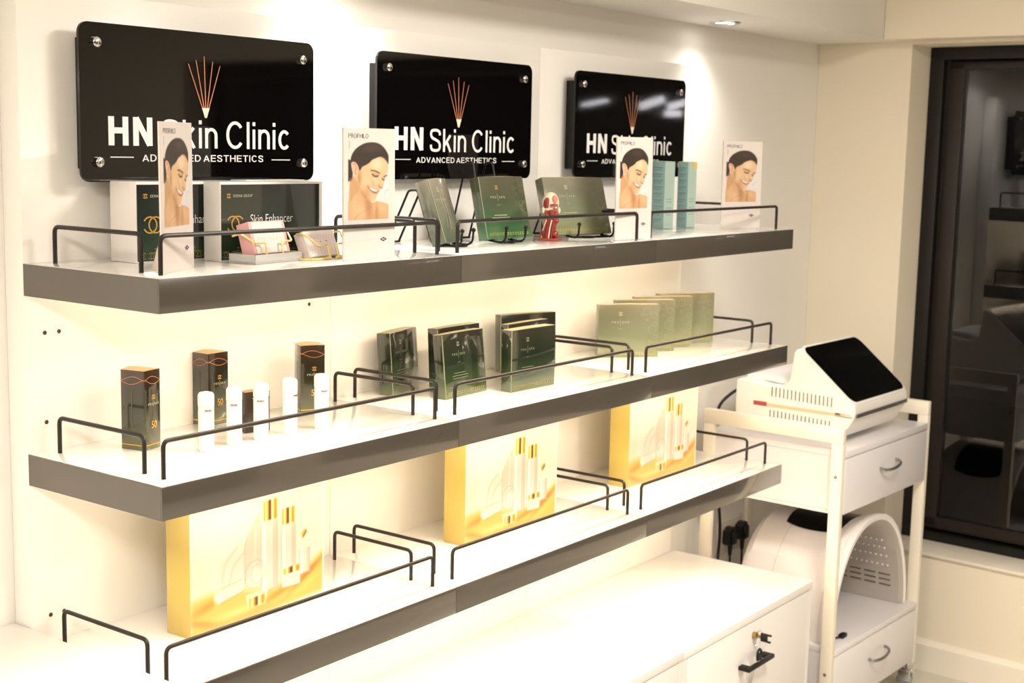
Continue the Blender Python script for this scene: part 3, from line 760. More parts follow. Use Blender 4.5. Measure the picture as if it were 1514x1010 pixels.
l = MB(); strip2d(l, .016, .041, .070, .0715, -.0005); part('text_line', l, M_paletext, t)

# white pump bottles
def make_bottle(x, y, yaw, label):
    t = thing('serum_bottle', label, 'bottle', (x, y, zs), (0, 0, R(yaw)), 'white bottles on the middle shelf')
    part('body', MB().lathe([(0, 0), (.0135, 0), (.0148, .0015), (.0150, .004), (.0150, .084), (.0146, .0865), (.0138, .0870), (0, .0870)]), M_bottle, t)
    part('cap', MB().lathe([(.0138, .0872), (.0152, .0874), (.0155, .089), (.0155, .105), (.0150, .110), (.0125, .1135), (.006, .1150), (0, .1152)]), M_bottle, t)
    me = text_me('llilillil', .0060, bold=.0002, sx=1.25, align='CENTER').copy()
    rr = .0152
    for v in me.vertices:
        a = v.co.x/rr; v.co = (rr*math.sin(a), -rr*math.cos(a), v.co.z)
    link('brand_lettering', me, M_greytext, t, (0, 0, .0785))
    b = MB(); A = []
    for k in range(13):
        a = R(-50+100*k/12); A.append((b.bm.verts.new((.01515*math.sin(a), -.01515*math.cos(a), .0768)), b.bm.verts.new((.01515*math.sin(a), -.01515*math.cos(a), .0772))))
    for p, q in zip(A, A[1:]): b.bm.faces.new((p[0], q[0], q[1], p[1]))
    part('printed_rule', b, M_greytext, t)
    return t
for (x, y, yaw, lab) in ((.241, -.222, -12, 'white bottle nearest the left front, before the second tall carton'),
                         (.317, -.216, -30, 'second white bottle from the left, beside the tall carton'),
                         (.382, -.222, -33, 'third white bottle from the left, covering the small brown carton'),
                         (.461, -.222, 22, 'fourth white bottle from the left, standing apart before bare panel'),
                         (.544, -.230, -8, 'rightmost white bottle, before the right tall carton')):
    make_bottle(x, y, yaw-12, lab)

# ================================================================== big gold gift cartons on the bottom shelf
def gold_art():
    w, h = .388, .305
    P = Paint(190, 150, w, h, (246, 236, 226))
    P.blob((.12, .20), .12, .12, (250, 244, 238), .8); P.blob((.30, .26), .10, .06, (247, 226, 212), .7)
    P.blob((.20, .12), .10, .08, (246, 222, 212), .6)
    P.blob((.02, .10), .05, .05, (244, 228, 208), .6)
    # flowing gold
    P.poly([(0, .0), (w, .0), (w, .095), (.35, .075), (.30, .06), (.24, .047), (.17, .058), (.10, .080), (.04, .078), (0, .072)], (240, 206, 130), soft=.02, smooth=False)
    P.blob((.05, .055), .06, .010, (226, 170, 84), .8, ang=.2); P.blob((.14, .022), .09, .010, (248, 226, 170), .8)
    P.blob((.26, .035), .09, .008, (228, 168, 80), .8, ang=.25); P.blob((.34, .055), .06, .007, (214, 150, 70), .8, ang=.5)
    P.blob((.33, .028), .06, .010, (246, 216, 140), .8, ang=.4); P.blob((.03, .022), .05, .008, (222, 160, 84), .6, ang=-.3)
    P.blob((.17, .008), .12, .008, (236, 196, 130), .8)
    rose = (238, 208, 198); line = (220, 178, 166)
    def bottle(x0, x1, z0, z1, col=(246, 226, 220)):
        P.poly([(x0, z0), (x1, z0), (x1, z1), (x0, z1)], col, a=.85)
        P.poly([(x0+(x1-x0)*.1, z0), (x0+(x1-x0)*.28, z0), (x0+(x1-x0)*.28, z1), (x0+(x1-x0)*.1, z1)], (253, 247, 244), soft=.003, a=.9)
        P.poly([(x0+(x1-x0)*.72, z0), (x1, z0), (x1, z1), (x0+(x1-x0)*.72, z1)], rose, soft=.004, a=.8)
        P.line([(x0, z0), (x0, z1)], .0014, line, .8); P.line([(x1, z0), (x1, z1)], .0014, line, .8); P.line([(x0, z0), (x1, z0)], .0014, line, .8)
    def cap(x0, x1, z0, z1):
        n = 14
        ramp = [(250, 240, 190), (226, 190, 96), (240, 214, 120), (255, 248, 214), (240, 206, 110), (210, 160, 60), (120, 84, 30), (96, 66, 26), (240, 222, 150), (255, 250, 220), (240, 208, 104), (222, 178, 70), (206, 160, 60), (238, 210, 120)]
        for k in range(n):
            a = x0+(x1-x0)*k/n; b = x0+(x1-x0)*(k+1)/n
            P.poly([(a, z0), (b+.0005, z0), (b+.0005, z1), (a, z1)], ramp[k])
    # leaning tubes and flower at left
    P.poly([(.066, .08), (.080, .135), (.130, .168), (.150, .155), (.145, .085)], (247, 228, 220), soft=.01, a=.8)
    P.line([(.085, .09), (.095, .13), (.128, .158)], .004, rose, .6); P.line([(.105, .085), (.118, .12), (.145, .14)], .006, (250, 214, 200), .6)
    P.poly([(.148, .16), (.192, .214), (.192, .09), (.148, .08)], (244, 216, 204), soft=.004, a=.9)
    P.line([(.150, .075), (.150, .16), (.192, .214)], .0016, line, .7); P.line([(.175, .09), (.180, .19)], .008, (250, 228, 218), .8)
    bottle(.1948, .2434, .045, .192); P.line([(.206, .06), (.206, .185)], .003, (255, 252, 250), .8)
    cap(.2004, .2434, .194, .2362)
    bottle(.2545, .2975, .045, .1735); cap(.2549, .2960, .1745, .209)
    bottle(.3105, .3421, .055, .1095)
    P.line([(.318, .112), (.322, .131)], .008, (250, 232, 224), .9)
    P.poly([(.3148, .1436), (.3294, .1529), (.3349, .1429), (.3215, .1310)], (236, 206, 116)); P.line([(.322, .136), (.3315, .1465)], .003, (110, 80, 36), .9)
    P.poly([(.2575, .038), (.312, .036), (.312, .064), (.2575, .0655)], (248, 230, 224)); cap(.2586, .3120, .0650, .0785)
    # round jar and lid
    P.blob((.178, .085), .026, .030, (250, 234, 228), .8)
    ringp = [(.178+.030*math.cos(a), .088+.030*math.sin(a)) for a in np.linspace(0, 2*math.pi, 20)]
    P.line(ringp, .0018, line, .6)
    ringp = [(.184+.018*math.cos(a), .088+.020*math.sin(a)) for a in np.linspace(0, 2*math.pi, 20)]
    P.line(ringp, .0016, line, .6)
    P.poly([(.156, .022), (.207, .018), (.215, .048), (.150, .050)], (248, 234, 226), a=.8)
    cap(.1562, .2066, .0215, .0405)
    # lying tube
    P.poly([(.074, .052), (.144, .062), (.142, .086), (.078, .080)], (250, 232, 226)); P.blob((.071, .066), .009, .014, (255, 250, 248), 1)
    for k in range(8): P.line([(.085+k*.006, .057+k*.0006), (.084+k*.006, .079+k*.0006)], .001, line, .5)
    P.line([(.078, .052), (.144, .062)], .0016, line, .8); P.line([(.078, .081), (.142, .087)], .0014, line, .7)
    # light streaks
    P.line([(.27, .235), (.32, .250), (.36, .268)], .004, (255, 252, 250), .8)
    P.poly([(.30, .19), (.388, .20), (.388, .26), (.33, .24)], (250, 232, 222), soft=.02, a=.6)
    P.poly([(w-.0045, 0), (w, 0), (w, h), (w-.0045, h)], (252, 246, 240))
    lum = P.img.mean(axis=2, keepdims=True); P.img = np.clip(lum+(P.img-lum)*1.0, 0, 1)**1.6*.88
    return P.mesh('gift_print')
GART = gold_art()
zb = ZS[2]+.0002
for x, y, yaw, lab in ((.216, -.199, 3.0, 'left gold gift carton with bottle picture on the bottom shelf'),
                       (1.061, -.204, 0.3, 'middle gold gift carton with bottle picture on the bottom shelf'),
                       (1.829, -.188, -0.2, 'right gold gift carton with bottle picture on the bottom shelf')):
    t = set_box('gift_carton', lab, 'box', 'gold gift cartons on the bottom shelf', x, y, zb, yaw, 0, .388, .305, .066)
    part('carton', MB().box(0, .388, 0, .066, 0, .305, .001), M_goldbox, t)
    link('picture_print', GART, vcolmat('gift_ink', .28, .4), t, (0, -.0004, 0))
    part('lid_edge', MB().box(.0005, .3875, .0008, .0655, .3052, .307), M_whitecarton, t)

# ================================================================== top shelf: kit cartons
def kit_box(label, x, y, yaw, w, h, d):
    t = set_box('kit_carton', label, 'box', 'white and green kit cartons', x, y, .0003, yaw, 0, w, h, d)
    part('carton', MB().box(0, w, 0, d, 0, h, .0015), M_whitecarton, t)
    part('green_front', MB().box(.002, w-.010, -.0010, .0002, .003, h-.005), M_greenprint, t)
    y_ = -.0016
    g = MB(); emblem(g, .036, h*.47, .030, y_, .0028); part('emblem_print', g, M_gold, t)
    g = MB(); emblem(g, .020, h*.825, .0075, y_, .0014); part('emblem_print', g, M_gold, t)
    part('group_lettering', grotesque('DERMA GROUP', .031, .079, h*.808, .0052, .13, y_, sp=.2, word=.4), M_paletext, t, smooth=False)
    if w > .2: text('title_lettering', 'Skin Enhancer', .0245, M_letter, t, (.073, y_, h*.475), align='LEFT', sx=.80, bold=-.0002)
    c = MB()
    for k in range(int((w-.03)/.0215)):
        xx = .012+k*.0215
        emblem(c, xx, h*.085, .012, y_, .0011)
        if k % 2: emblem(c, xx+.010, h*.15, .008, y_, .0009)
    part('monogram_band', c, mat('dim_gold_print', rgb(138, 128, 62), .4, metal=.2, var=0), t)
    return t
kit_box('white and green kit carton at the left end, behind the turned portrait card', .153, -.134, -4, .267, .152, .085)
kit_box('white and green kit carton behind the pink cards, lettering visible', .297, -.203, -1.8, .267, .153, .050)
kit_box('white and green kit carton standing behind the other at its right', .438, -.122, -1.0, .162, .153, .050)

# leaning cartons on wire easels
def easel(label, x, y, yaw, sp, off, hi, lean, d0):
    t = thing('wire_easel', label, 'stand', (x, y, .0003), (0, 0, R(yaw)), 'black wire easels on the top shelf')
    ta = math.tan(R(lean)); r = .0027
    for s in (off-sp/2, off+sp/2):
        hook = fillet([(s, -.026, .036), (s, -.024, .012), (s, -.014, r+.001), (s, .004, r+.001), (s, d0+.012, .008), (s, d0+.008+hi*ta, hi), (s, d0+.030+hi*ta, hi-.002), (s, d0+.13, r)], .006, 4)
        part('side_wire', MB().tube(hook, r, 8), M_blackwire, t)
        part('hook_ball', MB().ball((s, -.026, .038), .0052), M_blackwire, t)
    part('cross_bar', MB().tube([(off-sp/2-.004, -.010, r+.001), (off+sp/2+.004, -.010, r+.001)], r, 8).tube([(off-sp/2, d0+.128, r+.0005), (off+sp/2, d0+.128, r+.0005)], r, 8), M_blackwire, t)
    loop = [(off-sp*.18+sp*.20*math.cos(a), -.012+.016*math.sin(a), r+.001) for a in np.linspace(0, 2*math.pi, 17)[:-1]]
    part('base_loop', MB().tube(loop, r*.9, 8, closed=True), M_blackwire, t)
    return t
t = green_box('slim grey-green carton leaning on the left easel', 'leaning cartons on the top shelf', .946, -.228, .011, 13.4, 18.6, .088, .153, .036, M_slim, name='slim_carton', circles=False, band=False, edge=True, lines=False)
f = MB()
for k, (x0, z0, x1, z1) in enumerate(((.030, .035, .040, .070), (.040, .070, .034, .100), (.034, .100, .042, .128), (.046, .030, .052, .075), (.052, .075, .046, .105), (.046, .105, .050, .125))):
    f.quad([(x0, -.0006, z0), (x0+.0016, -.0006, z0), (x1+.0016, -.0006, z1), (x1, -.0006, z1)])
part('figure_print', f, M_paletext, t)
green_box('green carton leaning on the middle easel, gold emblem on top', 'leaning cartons on the top shelf', 1.124, -.210, .011, -5, 13.7, .159, .153, .030, M_mid, gold=M_gold)
green_box('sage green carton leaning on the right easel behind the anatomical head', 'leaning cartons on the top shelf', 1.400, -.201, .011, -16.1, 17.8, .203, .153, .030, M_sage, edge=False)
easel('black wire easel holding the slim grey-green carton', .946, -.236, 13.4, .060, .046, .128, 18.6, .040)
easel('black wire easel with tall hooks holding the green carton', 1.124, -.218, -5, .070, .062, .192, 13.7, .034)
easel('black wire easel at the right holding the sage carton', 1.400, -.209, -16.1, .118, .120, .120, 17.8, .034)

# teal cartons
for x, y, yaw, w, d, lab, st in ((2.052, -.142, -4.9, .050, .045, 'pale teal tall carton directly beside the portrait card', False),
                          (2.172, -.151, -3.8, .047, .036, 'pale teal tall carton with a yellow sticker at its top corner', True)):
    t = set_box('teal_carton', lab, 'box', 'tall teal cartons', x, y, .0003, yaw, 0, w, .198, d)
    carton_body(w, .198, d, t, M_teal, flap=M_yellow if st else M_mint)
    part('mint_front', MB().box(.001, w-.001, -.0006, .0001, .001, .197), M_mint, t)
    for k in range(9):
        b = MB(); z0 = .178-k*.019
        b.quad([(-.0005, d*.85, z0), (-.0005, d*.15, z0), (-.0005, d*.15, z0+.0022), (-.0005, d*.85, z0+.0022)])
        b.quad([(-.0005, d*.85, z0-.006), (-.0005, d*.3, z0-.006), (-.0005, d*.3, z0-.0045), (-.0005, d*.85, z0-.0045)])
        part('text_line', b, M_teatext, t)
    for z0 in (.086, .078, .060, .040):
        b = MB(); strip2d(b, w*.2, w*.75, z0, z0+.0014, -.0009); part('text_line', b, M_teatext, t)
    if st:
        b = MB(); strip2d(b, w*.55, w-.0005, .176, .196, -.0010); part('sticker', b, M_yellow, t)

# anatomical head
hd = thing('anatomical_head', 'small anatomical head model with red muscles and cream skull', 'model', (1.350, -.232, .0003), (0, 0, R(-80)))
part('base', MB().box(-.024, .024, -.02, .02, 0, .006, .001), M_redbase, hd)
part('neck', MB().tube([(-.006, 0, .005), (-.005, 0, .02), (-.001, 0, .04), (.003, 0, .055)], .0165, 16).ball((-.012, -.004, .018), .014, (1, 1, .9)).ball((.012, 0, .016), .010), M_red, hd)
for k in range(5):
    part('neck_tendon', MB().tube([(-.018+k*.007, -.0175+abs(k-2)*.002, .006), (-.012+k*.006, -.0185+abs(k-2)*.002, .03), (-.004+k*.005, -.015, .052)], .0018, 8), M_bone if k in (0, 3) else M_red, hd)
pale_red = mat('pale_red_muscle', rgb(206, 120, 104), .4, var=.15, vscale=60)
part('skull', MB().ball((-.001, 0, .094), .024, (.92, .80, 1.12), 24), M_bone, hd)
part('temple_muscle', MB().ball((-.004, -.0150, .093), .0115, (.85, .55, 1.35), 16, (0, .25, 0)), M_red, hd)
part('forehead_muscle', MB().ball((.013, -.007, .102), .0100, (.75, .9, 1.2), 16), pale_red, hd)
part('brow_muscle', MB().tube([(.006, -.0165, .088), (.015, -.0140, .090), (.021, -.006, .089)], .0034, 10), M_red, hd)
part('cheek_muscle', MB().ball((.008, -.0125, .073), .0105, (1, .6, 1.15), 14).ball((.017, -.006, .066), .0075), M_red, hd)
part('jaw', MB().ball((.006, 0, .060), .0165, (1.0, .78, .9), 18).ball((.015, 0, .049), .0085, (1, .9, .8)), M_red, hd)
part('jaw_muscle', MB().ball((-.004, -.0125, .062), .0085, (.8, .5, 1.5), 14), M_redbase, hd)
part('cheek_bone', MB().tube([(-.012, -.0150, .079), (.000, -.0185, .078), (.013, -.0145, .080)], .0028, 10), M_bone, hd)
part('nose', MB().ball((.0225, 0, .076), .0042, (1.0, .7, 1.9)), M_bone, hd)
part('eye', MB().ball((.0165, -.0085, .0835), .0038), M_whitecard, hd)
part('eye_ring', MB().tube([(.0185+.001*math.cos(a), -.0088+.0046*math.cos(a), .0835+.0042*math.sin(a)) for a in np.linspace(0, 6.283, 13)[:-1]], .0012, 6, closed=True), M_redbase, hd)
part('ear', MB().ball((-.012, -.0190, .076), .0062, (.6, .35, 1.3)), M_bone, hd)
part('teeth', MB().box(.017, .0225, -.005, .005, .0600, .0640, .001), M_whitecard, hd)

# card holders
def card_lines(t, w, h, y, m, n=7, x0=.008):
    for k in range(n):
        b = MB(); xx = x0+k*(w-2*x0)/(n-1)
        b.quad([(xx, y, h*.12), (xx+.0012, y, h*.12), (xx+.0030, y, h*.86), (xx+.0018, y, h*.86)])
        part('printed_line', b, m, t)
faint = mat('faint_grey_print', rgb(218, 208, 212), .5, var=0)
ch = thing('card_holder', 'clear acrylic card holder with pink cards clipped by gold wire', 'holder', (.306, -.292, .0003), (0, 0, R(8)))
part('acrylic_base', MB().box(0, .142, 0, .066, 0, .004, .0008).box(0, .142, 0, .004, .004, .018, .0006).box(0, .142, .062, .066, .004, .018, .0006).box(0, .004, .004, .062, .004, .018, .0006).box(.138, .142, .004, .062, .004, .018, .0006), M_acryl, ch)
for k in range(6):
    part('acrylic_rib', MB().box(.012+k*.022, .0145+k*.022, .005, .061, .0042, .016, .0005), M_acryl, ch)
lean = Euler((R(-16), 0, 0))
part('card_stack', MB().box(0, .108, 0, .030, 0, .064, .001), M_pinkcard, ch, (.012, .012, .018), lean)
fr = part('front_card', MB().box(.007, .098, -.0012, -.0002, .001, .062), M_whitecard, ch, (.012, .012, .018), lean)
card_lines(fr, .098, .062, -.0016, faint, 8, .016)
for sx_, s in ((.036, 1), (.086, -1)):
    part('gold_clip', MB().tube(fillet([(sx_, .002, .004), (sx_, .006, .040), (sx_-s*.030, .006, .040), (sx_-s*.044, .030, .058), (sx_-s*.044, .050, .052)], .005, 4), .0020, 8), M_goldwire, ch)
ch2 = thing('card_holder', 'gold wire card holder with white cards before the second portrait card', 'holder', (.452, -.306, .0003), (0, 0, R(8)))
part('base_loop', MB().tube(fillet([(.0, .012, .0025), (.062, .006, .0025), (.062, .022, .0025), (.058, .05, .0025), (.0, .06, .0025), (-.010, .03, .0025), (.0, .012, .0025)], .01, 4), .0022, 8).tube(fillet([(.075, .006, .0025), (.115, .012, .0025), (.110, .05, .0025), (.07, .05, .0025)], .012, 4), .0022, 8), M_goldwire, ch2)
part('card_stack', MB().box(0, .100, 0, .024, 0, .054, .001), M_whitecard, ch2, (.010, .022, .006), Euler((R(-22), 0, 0)))
fr = part('front_card', MB().box(.004, .096, -.0012, -.0002, .001, .053), mat('blush_card', rgb(240, 228, 226), .45, var=.02), ch2, (.010, .022, .006), Euler((R(-22), 0, 0)))
card_lines(fr, .096, .052, -.0016, faint, 9, .010)
part('bead_dot', MB().ball((.045, -.002, .030), .0014).ball((.065, -.002, .031), .0014), mat('rose_dot', rgb(176, 110, 130), .4, var=0), fr)
for sx_, s in ((.052, 1), (.080, -1)):
    part('gold_clip', MB().tube(fillet([(sx_, .004, .0025), (sx_, .010, .030), (sx_-s*.030, .010, .030), (sx_-s*.048, .036, .052), (sx_-s*.048, .052, .050)], .005, 4), .0020, 8), M_goldwire, ch2)

# ================================================================== counter at left, cabinets below
ct = thing('counter', 'white counter at the lower left corner beside the bottom shelf', 'counter', (-.6, -.3, FLOOR))
CZ = -.700-FLOOR
part('countertop', MB().box(-.9, .596, -.42, .355, CZ-.025, CZ, .001), M_cab, ct)
part('carcass', MB().box(-.9, .594, -.40, .354, .06, CZ-.0255), M_cab, ct)
part('plinth', MB().box(-.88, .58, -.36, .35, 0, .0598), M_cab, ct)
for k in range(2):
    d = part('door', MB().box(-.895+k*.745, -.156+k*.745, -.418, -.4005, .07, CZ-.03, .001), M_cab, ct)
    part('handle', MB().box(-.56+k*.745, -.44+k*.745, -.448, -.438, .72, .73, .001).box(-.56+k*.745, -.55+k*.745, -.438, -.4185, .72, .73).box(-.45+k*.745, -.44+k*.745, -.438, -.4185, .72, .73), M_plug, d)

KZ = -1.094-FLOOR
for k, lab in enumerate(('white cabinet unit at the left, below the shelves and out of view', 'middle white cabinet unit, its door edge at the bottom of the picture', 'right white cabinet unit with a key in its lock and black handle')):
    x0 = .025+k*W; t = thing('cabinet', lab, 'cabinet', (x0, 0, FLOOR), group='white cabinets below the shelves')
    w = W-.001
    part('side_panel', MB().box(0, .022, -.499, WY-.002 if False else -.002, .05, KZ-.0245), M_cab, t)
    part('side_panel', MB().box(w-.022, w, -.499, -.002, .05, KZ-.0245), M_cab, t)
    part('back_panel', MB().box(.0222, w-.0222, -.012, -.002, .05, KZ-.0245), M_cab, t)
    part('base_panel', MB().box(.0222, w-.0222, -.490, -.0122, .05, .07), M_cab, t)
    part('shelf_board', MB().box(.0224, w-.0224, -.46, -.0124, .30, .318), M_cab, t)
    part('plinth', MB().box(.0, w, -.47, -.01, 0, .0498), M_cab, t)
    part('cabinet_top', MB().box(0, w, -.503, -.0015, KZ-.024, KZ, .0008), M_cab, t)
    d = part('door', MB().box(.0245, w-.0245, -.5005, -.4835, .073, KZ-.0275, .0012), M_cab, t)
    hx = w/2; hz = -1.238-FLOOR
    hb = MB().box(hx-.080, hx+.080, -.537, -.526, hz-.006, hz+.006, .0012).box(hx-.080, hx-.056, -.526, -.501, hz-.006, hz+.006, .0012).box(hx+.056, hx+.080, -.526, -.501, hz-.006, hz+.006, .0012)
    part('handle', hb, M_plug, d, label='black bar handle')
    part('lock', MB().cyl((hx+.008, -.5006, -1.163-FLOOR), (hx+.008, -.512, -1.163-FLOOR), .0105, n=20), M_brass, d)
    r = MB()
    for q in range(5):
        a = (q-2)*.16
        r.quad([(hx+(q-2)*.0015-.0008, -.5012, hz-.085), (hx+(q-2)*.0015+.0008, -.5012, hz-.085), (hx+math.sin(a)*.085+.0006, -.5012, hz-.085+math.cos(a)*.062), (hx+math.sin(a)*.085-.0006, -.5012, hz-.085+math.cos(a)*.062)])
    part('reed_emblem', r, mat('grey_brown_print', rgb(150, 140, 126), .5, var=0), d)
x0 = .025+2*W; hx = x0+(W-.001)/2+.008; lz = -1.163
ky = thing('key', 'black headed key turned in the cabinet lock', 'key', (hx, -.512, lz))
part('blade', MB().box(-.001, .001, -.012, 0, -.004, .004), M_brass, ky)
part('key_head', MB().box(-.004, .004, -.034, -.012, -.013, .013, .003).box(-.0035, .0035, -.046, -.032, .007, .012, .001).box(-.0035, .0035, -.044, -.032, -.013, -.008, .001), M_plug, ky)
part('key_ring', MB().tube([(0, -.010+.009*math.cos(a), .006+.012*math.sin(a)) for a in np.linspace(0, 6.283, 15)[:-1]], .0009, 6, closed=True), M_brass, ky)
k2 = thing('spare_key', 'second black headed key hanging above the black door handle', 'key', (hx-.016, -.530, lz-.044))
ring = [(.012*math.cos(a), 0, .012*math.sin(a)) for a in np.linspace(0, math.pi, 11)]
part('key_head', MB().box(-.013, .013, -.004, .004, -.020, .0, .002).tube(ring, .0035, 10), M_plug, k2)
part('blade', MB().box(-.0045, .0045, -.0012, .0012, -.046, -.0205, .0004), M_chrome, k2)
part('wire_loop', MB().tube([(.006*math.cos(a)+.004, .008+.010*math.cos(a), .028+.016*math.sin(a)) for a in np.linspace(0, 6.283, 17)[:-1]], .0008, 6, closed=True), M_chrome, k2)

# ================================================================== socket and plugs on the back wall
sk = thing('wall_socket', 'cream double wall socket behind the trolley', 'socket', (2.935, WY, -1.16))
part('face_plate', MB().box(-.10, .085, -.010, -.0005, -.06, .065, .003), M_socket, sk)
part('switch_rocker', MB().box(-.062, -.042, -.014, -.0102, .028, .048, .001), M_socket, sk)
part('switch_rocker', MB().box(.032, .052, -.014, -.0102, .028, .048, .001), M_socket, sk)
for i, (x, z, lab) in enumerate(((2.893, -1.150, 'black plug at the left of the wall socket'), (2.985, -1.148, 'black plug at the right of the wall socket'))):
    t = thing('power_plug', lab, 'plug', (x, WY-.0105, z))
    part('plug_body', MB().prism([(-.026, -.022), (-.016, -.032), (.016, -.032), (.026, -.022), (.024, .020), (.012, .034), (-.012, .034), (-.024, .020)], 'y', -.030, -.0003).box(-.016, .016, -.040, -.030, -.026, .02, .003), M_plug, t)
    part('cable_boot', MB().cyl((0, -.020, -.030), (0, -.020, -.070), .0095, .0065), M_plug, t)
    pts = fillet([(0, -.020, -.068), (.004, -.020, -.15), (.010, -.018, -.30), (.0, -.016, -.5)], .06, 6)
    part('cable', MB().tube(pts, .0042, 8), M_plug, t)

# ================================================================== trolley
TX, TY = 2.56, -.524
TR = R(-2)
tr = thing('salon_trolley', 'white two-tier trolley with drawers standing right of the shelves', 'trolley', (TX, TY, FLOOR), (0, 0, TR))
TW, TD = .700, .507
H0 = .100; HT = 1.062
for x0, x1 in ((0, .025), (TW-.025, TW)):
    f = MB()
    f.box(x0, x1, 0, .038, H0, HT-.05, .0015).box(x0, x1, TD-.038, TD, H0, HT-.05, .0015).box(x0, x1, 0, TD, HT-.05, HT, .003)
    part('side_frame', f, M_frame, tr)
    for z in (.905, .25):
        xs = x0-.0012 if x0 < .1 else x1
        part('frame_screw', MB().cyl((xs, .019, z), (xs+.0012, .019, z), .0055, n=14), M_silver, tr)
def tier(z0, z1, zseam):
    part('tray_board', MB().box(.0255, TW-.0255, -.002, TD-.004, zseam, z1, .0012), M_trolley, tr)
    part('side_panel', MB().box(.0255, .041, .016, TD-.006, z0+.002, zseam-.0006), M_trolley, tr)
    part('side_panel', MB().box(TW-.041, TW-.0255, .016, TD-.006, z0+.002, zseam-.0006), M_trolley, tr)
    part('back_panel', MB().box(.042, TW-.042, TD-.02, TD-.006, z0+.002, zseam-.0006), M_trolley, tr)
    part('bottom_panel', MB().box(.0255, TW-.0255, .016, TD-.006, z0-.010, z0+.001), M_trolley, tr)
    d = part('drawer', MB().box(.0262, TW-.0262, -.002, .0150, z0-.006, zseam-.0035, .0012), M_trolley, tr)
    hx = TW/2+.0; hz = (z0+zseam)/2+.012
    pts = [(hx-.062*math.cos(a_), -.001-.033*math.sin(a_)**.6, hz+.006-.006*math.cos(a_)-.006*math.sin(a_)) for a_ in np.linspace(0, math.pi, 21)]
    part('drawer_handle', MB().tube(pts, .0052, 10), M_silver, d, label='curved silver handle')
tier(.787, .987, .965)
tier(.121, .330, .309)
for cx in (.0125, TW-.0125):
    for cy in (.02, TD-.02):
        c = part('castor', MB().cyl((cx, cy, .078), (cx, cy, H0), .009, n=14).box(cx-.020, cx+.020, cy-.020, cy+.020, .066, .079, .003)
                 .box(cx-.018, cx-.014, cy-.016, cy+.030, .028, .067, .002).box(cx+.014, cx+.018, cy-.016, cy+.030, .028, .067, .002), M_chrome, tr)
        part('wheel', MB().cyl((cx-.011, cy+.012, .0265), (cx+.011, cy+.012, .0265), .0262, n=28), mat('pale_grey_wheel', rgb(150, 158, 158), .35, var=.03), c)

# machine with tilted screen on the trolley
mc = thing('treatment_machine', 'white treatment machine with tilted black screen on the trolley top', 'machine', (2.655, -.50, -.7025), (0, 0, R(-1.5)))
MW = .422
def prof(inset=0.0):
    return [(.035, .020), (.405, .020), (.415, .030), (.415, .165), (.408, .175), (.37, .176), (.300, .166), (.246, .166), (.218, .190), (.205, .285), (.196, .297), (.182, .298), (.006, .150), (-.014, .134), (-.018, .118), (-.014, .092), (.004, .060), (.020, .034)]
body = MB(); pr = prof()
body.prism(pr, 'x', 0, MW)
bo = part('body', body, M_device, mc)
bv = bo.modifiers.new('soft_edges', 'BEVEL'); bv.width = .012; bv.segments = 4; bv.limit_method = 'ANGLE'; bv.angle_limit = R(40)
# screen lies on the slope between (.006,.150) and (.182,.298)
a = Vector((0, -.004, .143)); b = Vector((0, .184, .299)); sl = (b-a); n_ = Vector((0, -sl.z, sl.y)).normalized(); L = sl.length; u = sl.normalized()
mt = Matrix(((1, 0, 0, 0), (0, u.y, n_.y, a.y), (0, u.z, n_.z, a.z), (0, 0, 0, 1)))
rim = MB().prism(rrect(-.002, MW+.002, -.012, L+.006, .034, 8), 'z', -.004, .004)
bmesh.ops.transform(rim.bm, matrix=mt, verts=rim.bm.verts)
part('screen_rim', rim, M_device, mc)
scn_ = MB().prism(rrect(.005, MW-.005, -.004, L-.002, .030, 8), 'z', .0042, .0058)
bmesh.ops.transform(scn_.bm, matrix=mt, verts=scn_.bm.verts)
part('screen', scn_, M_screen, mc, label='black glass touch screen')
part('silver_band', MB().box(.012, MW-.004, -.0205, -.0125, .093, .106, .002), M_silver, mc)
part('silver_band', MB().box(-.0018, .0005, -.010, .050, .094, .106, .0005), M_chrome, mc)
part('tan_stripe', MB().box(-.0012, .0005, .052, .295, .094, .105), M_tan, mc)
part('red_label', MB().box(-.0016, .0005, .296, .345, .094, .108), M_redlabel, mc)
for row, z0, z1 in ((0, .121, .153), (1, .050, .075)):
    for k in range(16):
        y0 = .062+row*.004+k*.0143
        part('vent_slot', MB().box(-.0010, .0004, y0, y0+.0028, z0+.0006*k, z1+.0006*k), M_slot, mc)
part('cloth_pad', MB().prism([(.25, .1665), (.40, .1768), (.398, .186), (.34, .192), (.28, .186), (.252, .176)], 'x', .05, .36), mat('white_cloth', rgb(232, 232, 236), .7, var=.03, bump=.3, bscale=30), mc)
for cx in (.07, MW-.09):
    for cy in (.09, .34):
        part('rubber_foot', MB().cyl((cx, cy, .0005), (cx, cy, .021), .012, .014, 16), M_socket, mc)
pts = fillet([(2.80, -.085, -.560), (2.76, -.030, -.590), (2.72, .008, -.640), (2.74, .024, -.75), (2.795, .030, -1.0), (2.83, .036, -1.12), (2.80, .034, -1.32), (2.80, .034, -1.60)], .06, 6)
co = part('power_cord', MB().tube([Vector(p)-Vector((2.655, -.50, -.7025)) for p in pts], .0055, 10), M_plug, mc, label='thick black power cord')
co.rotation_euler = (0, 0, R(1.5))

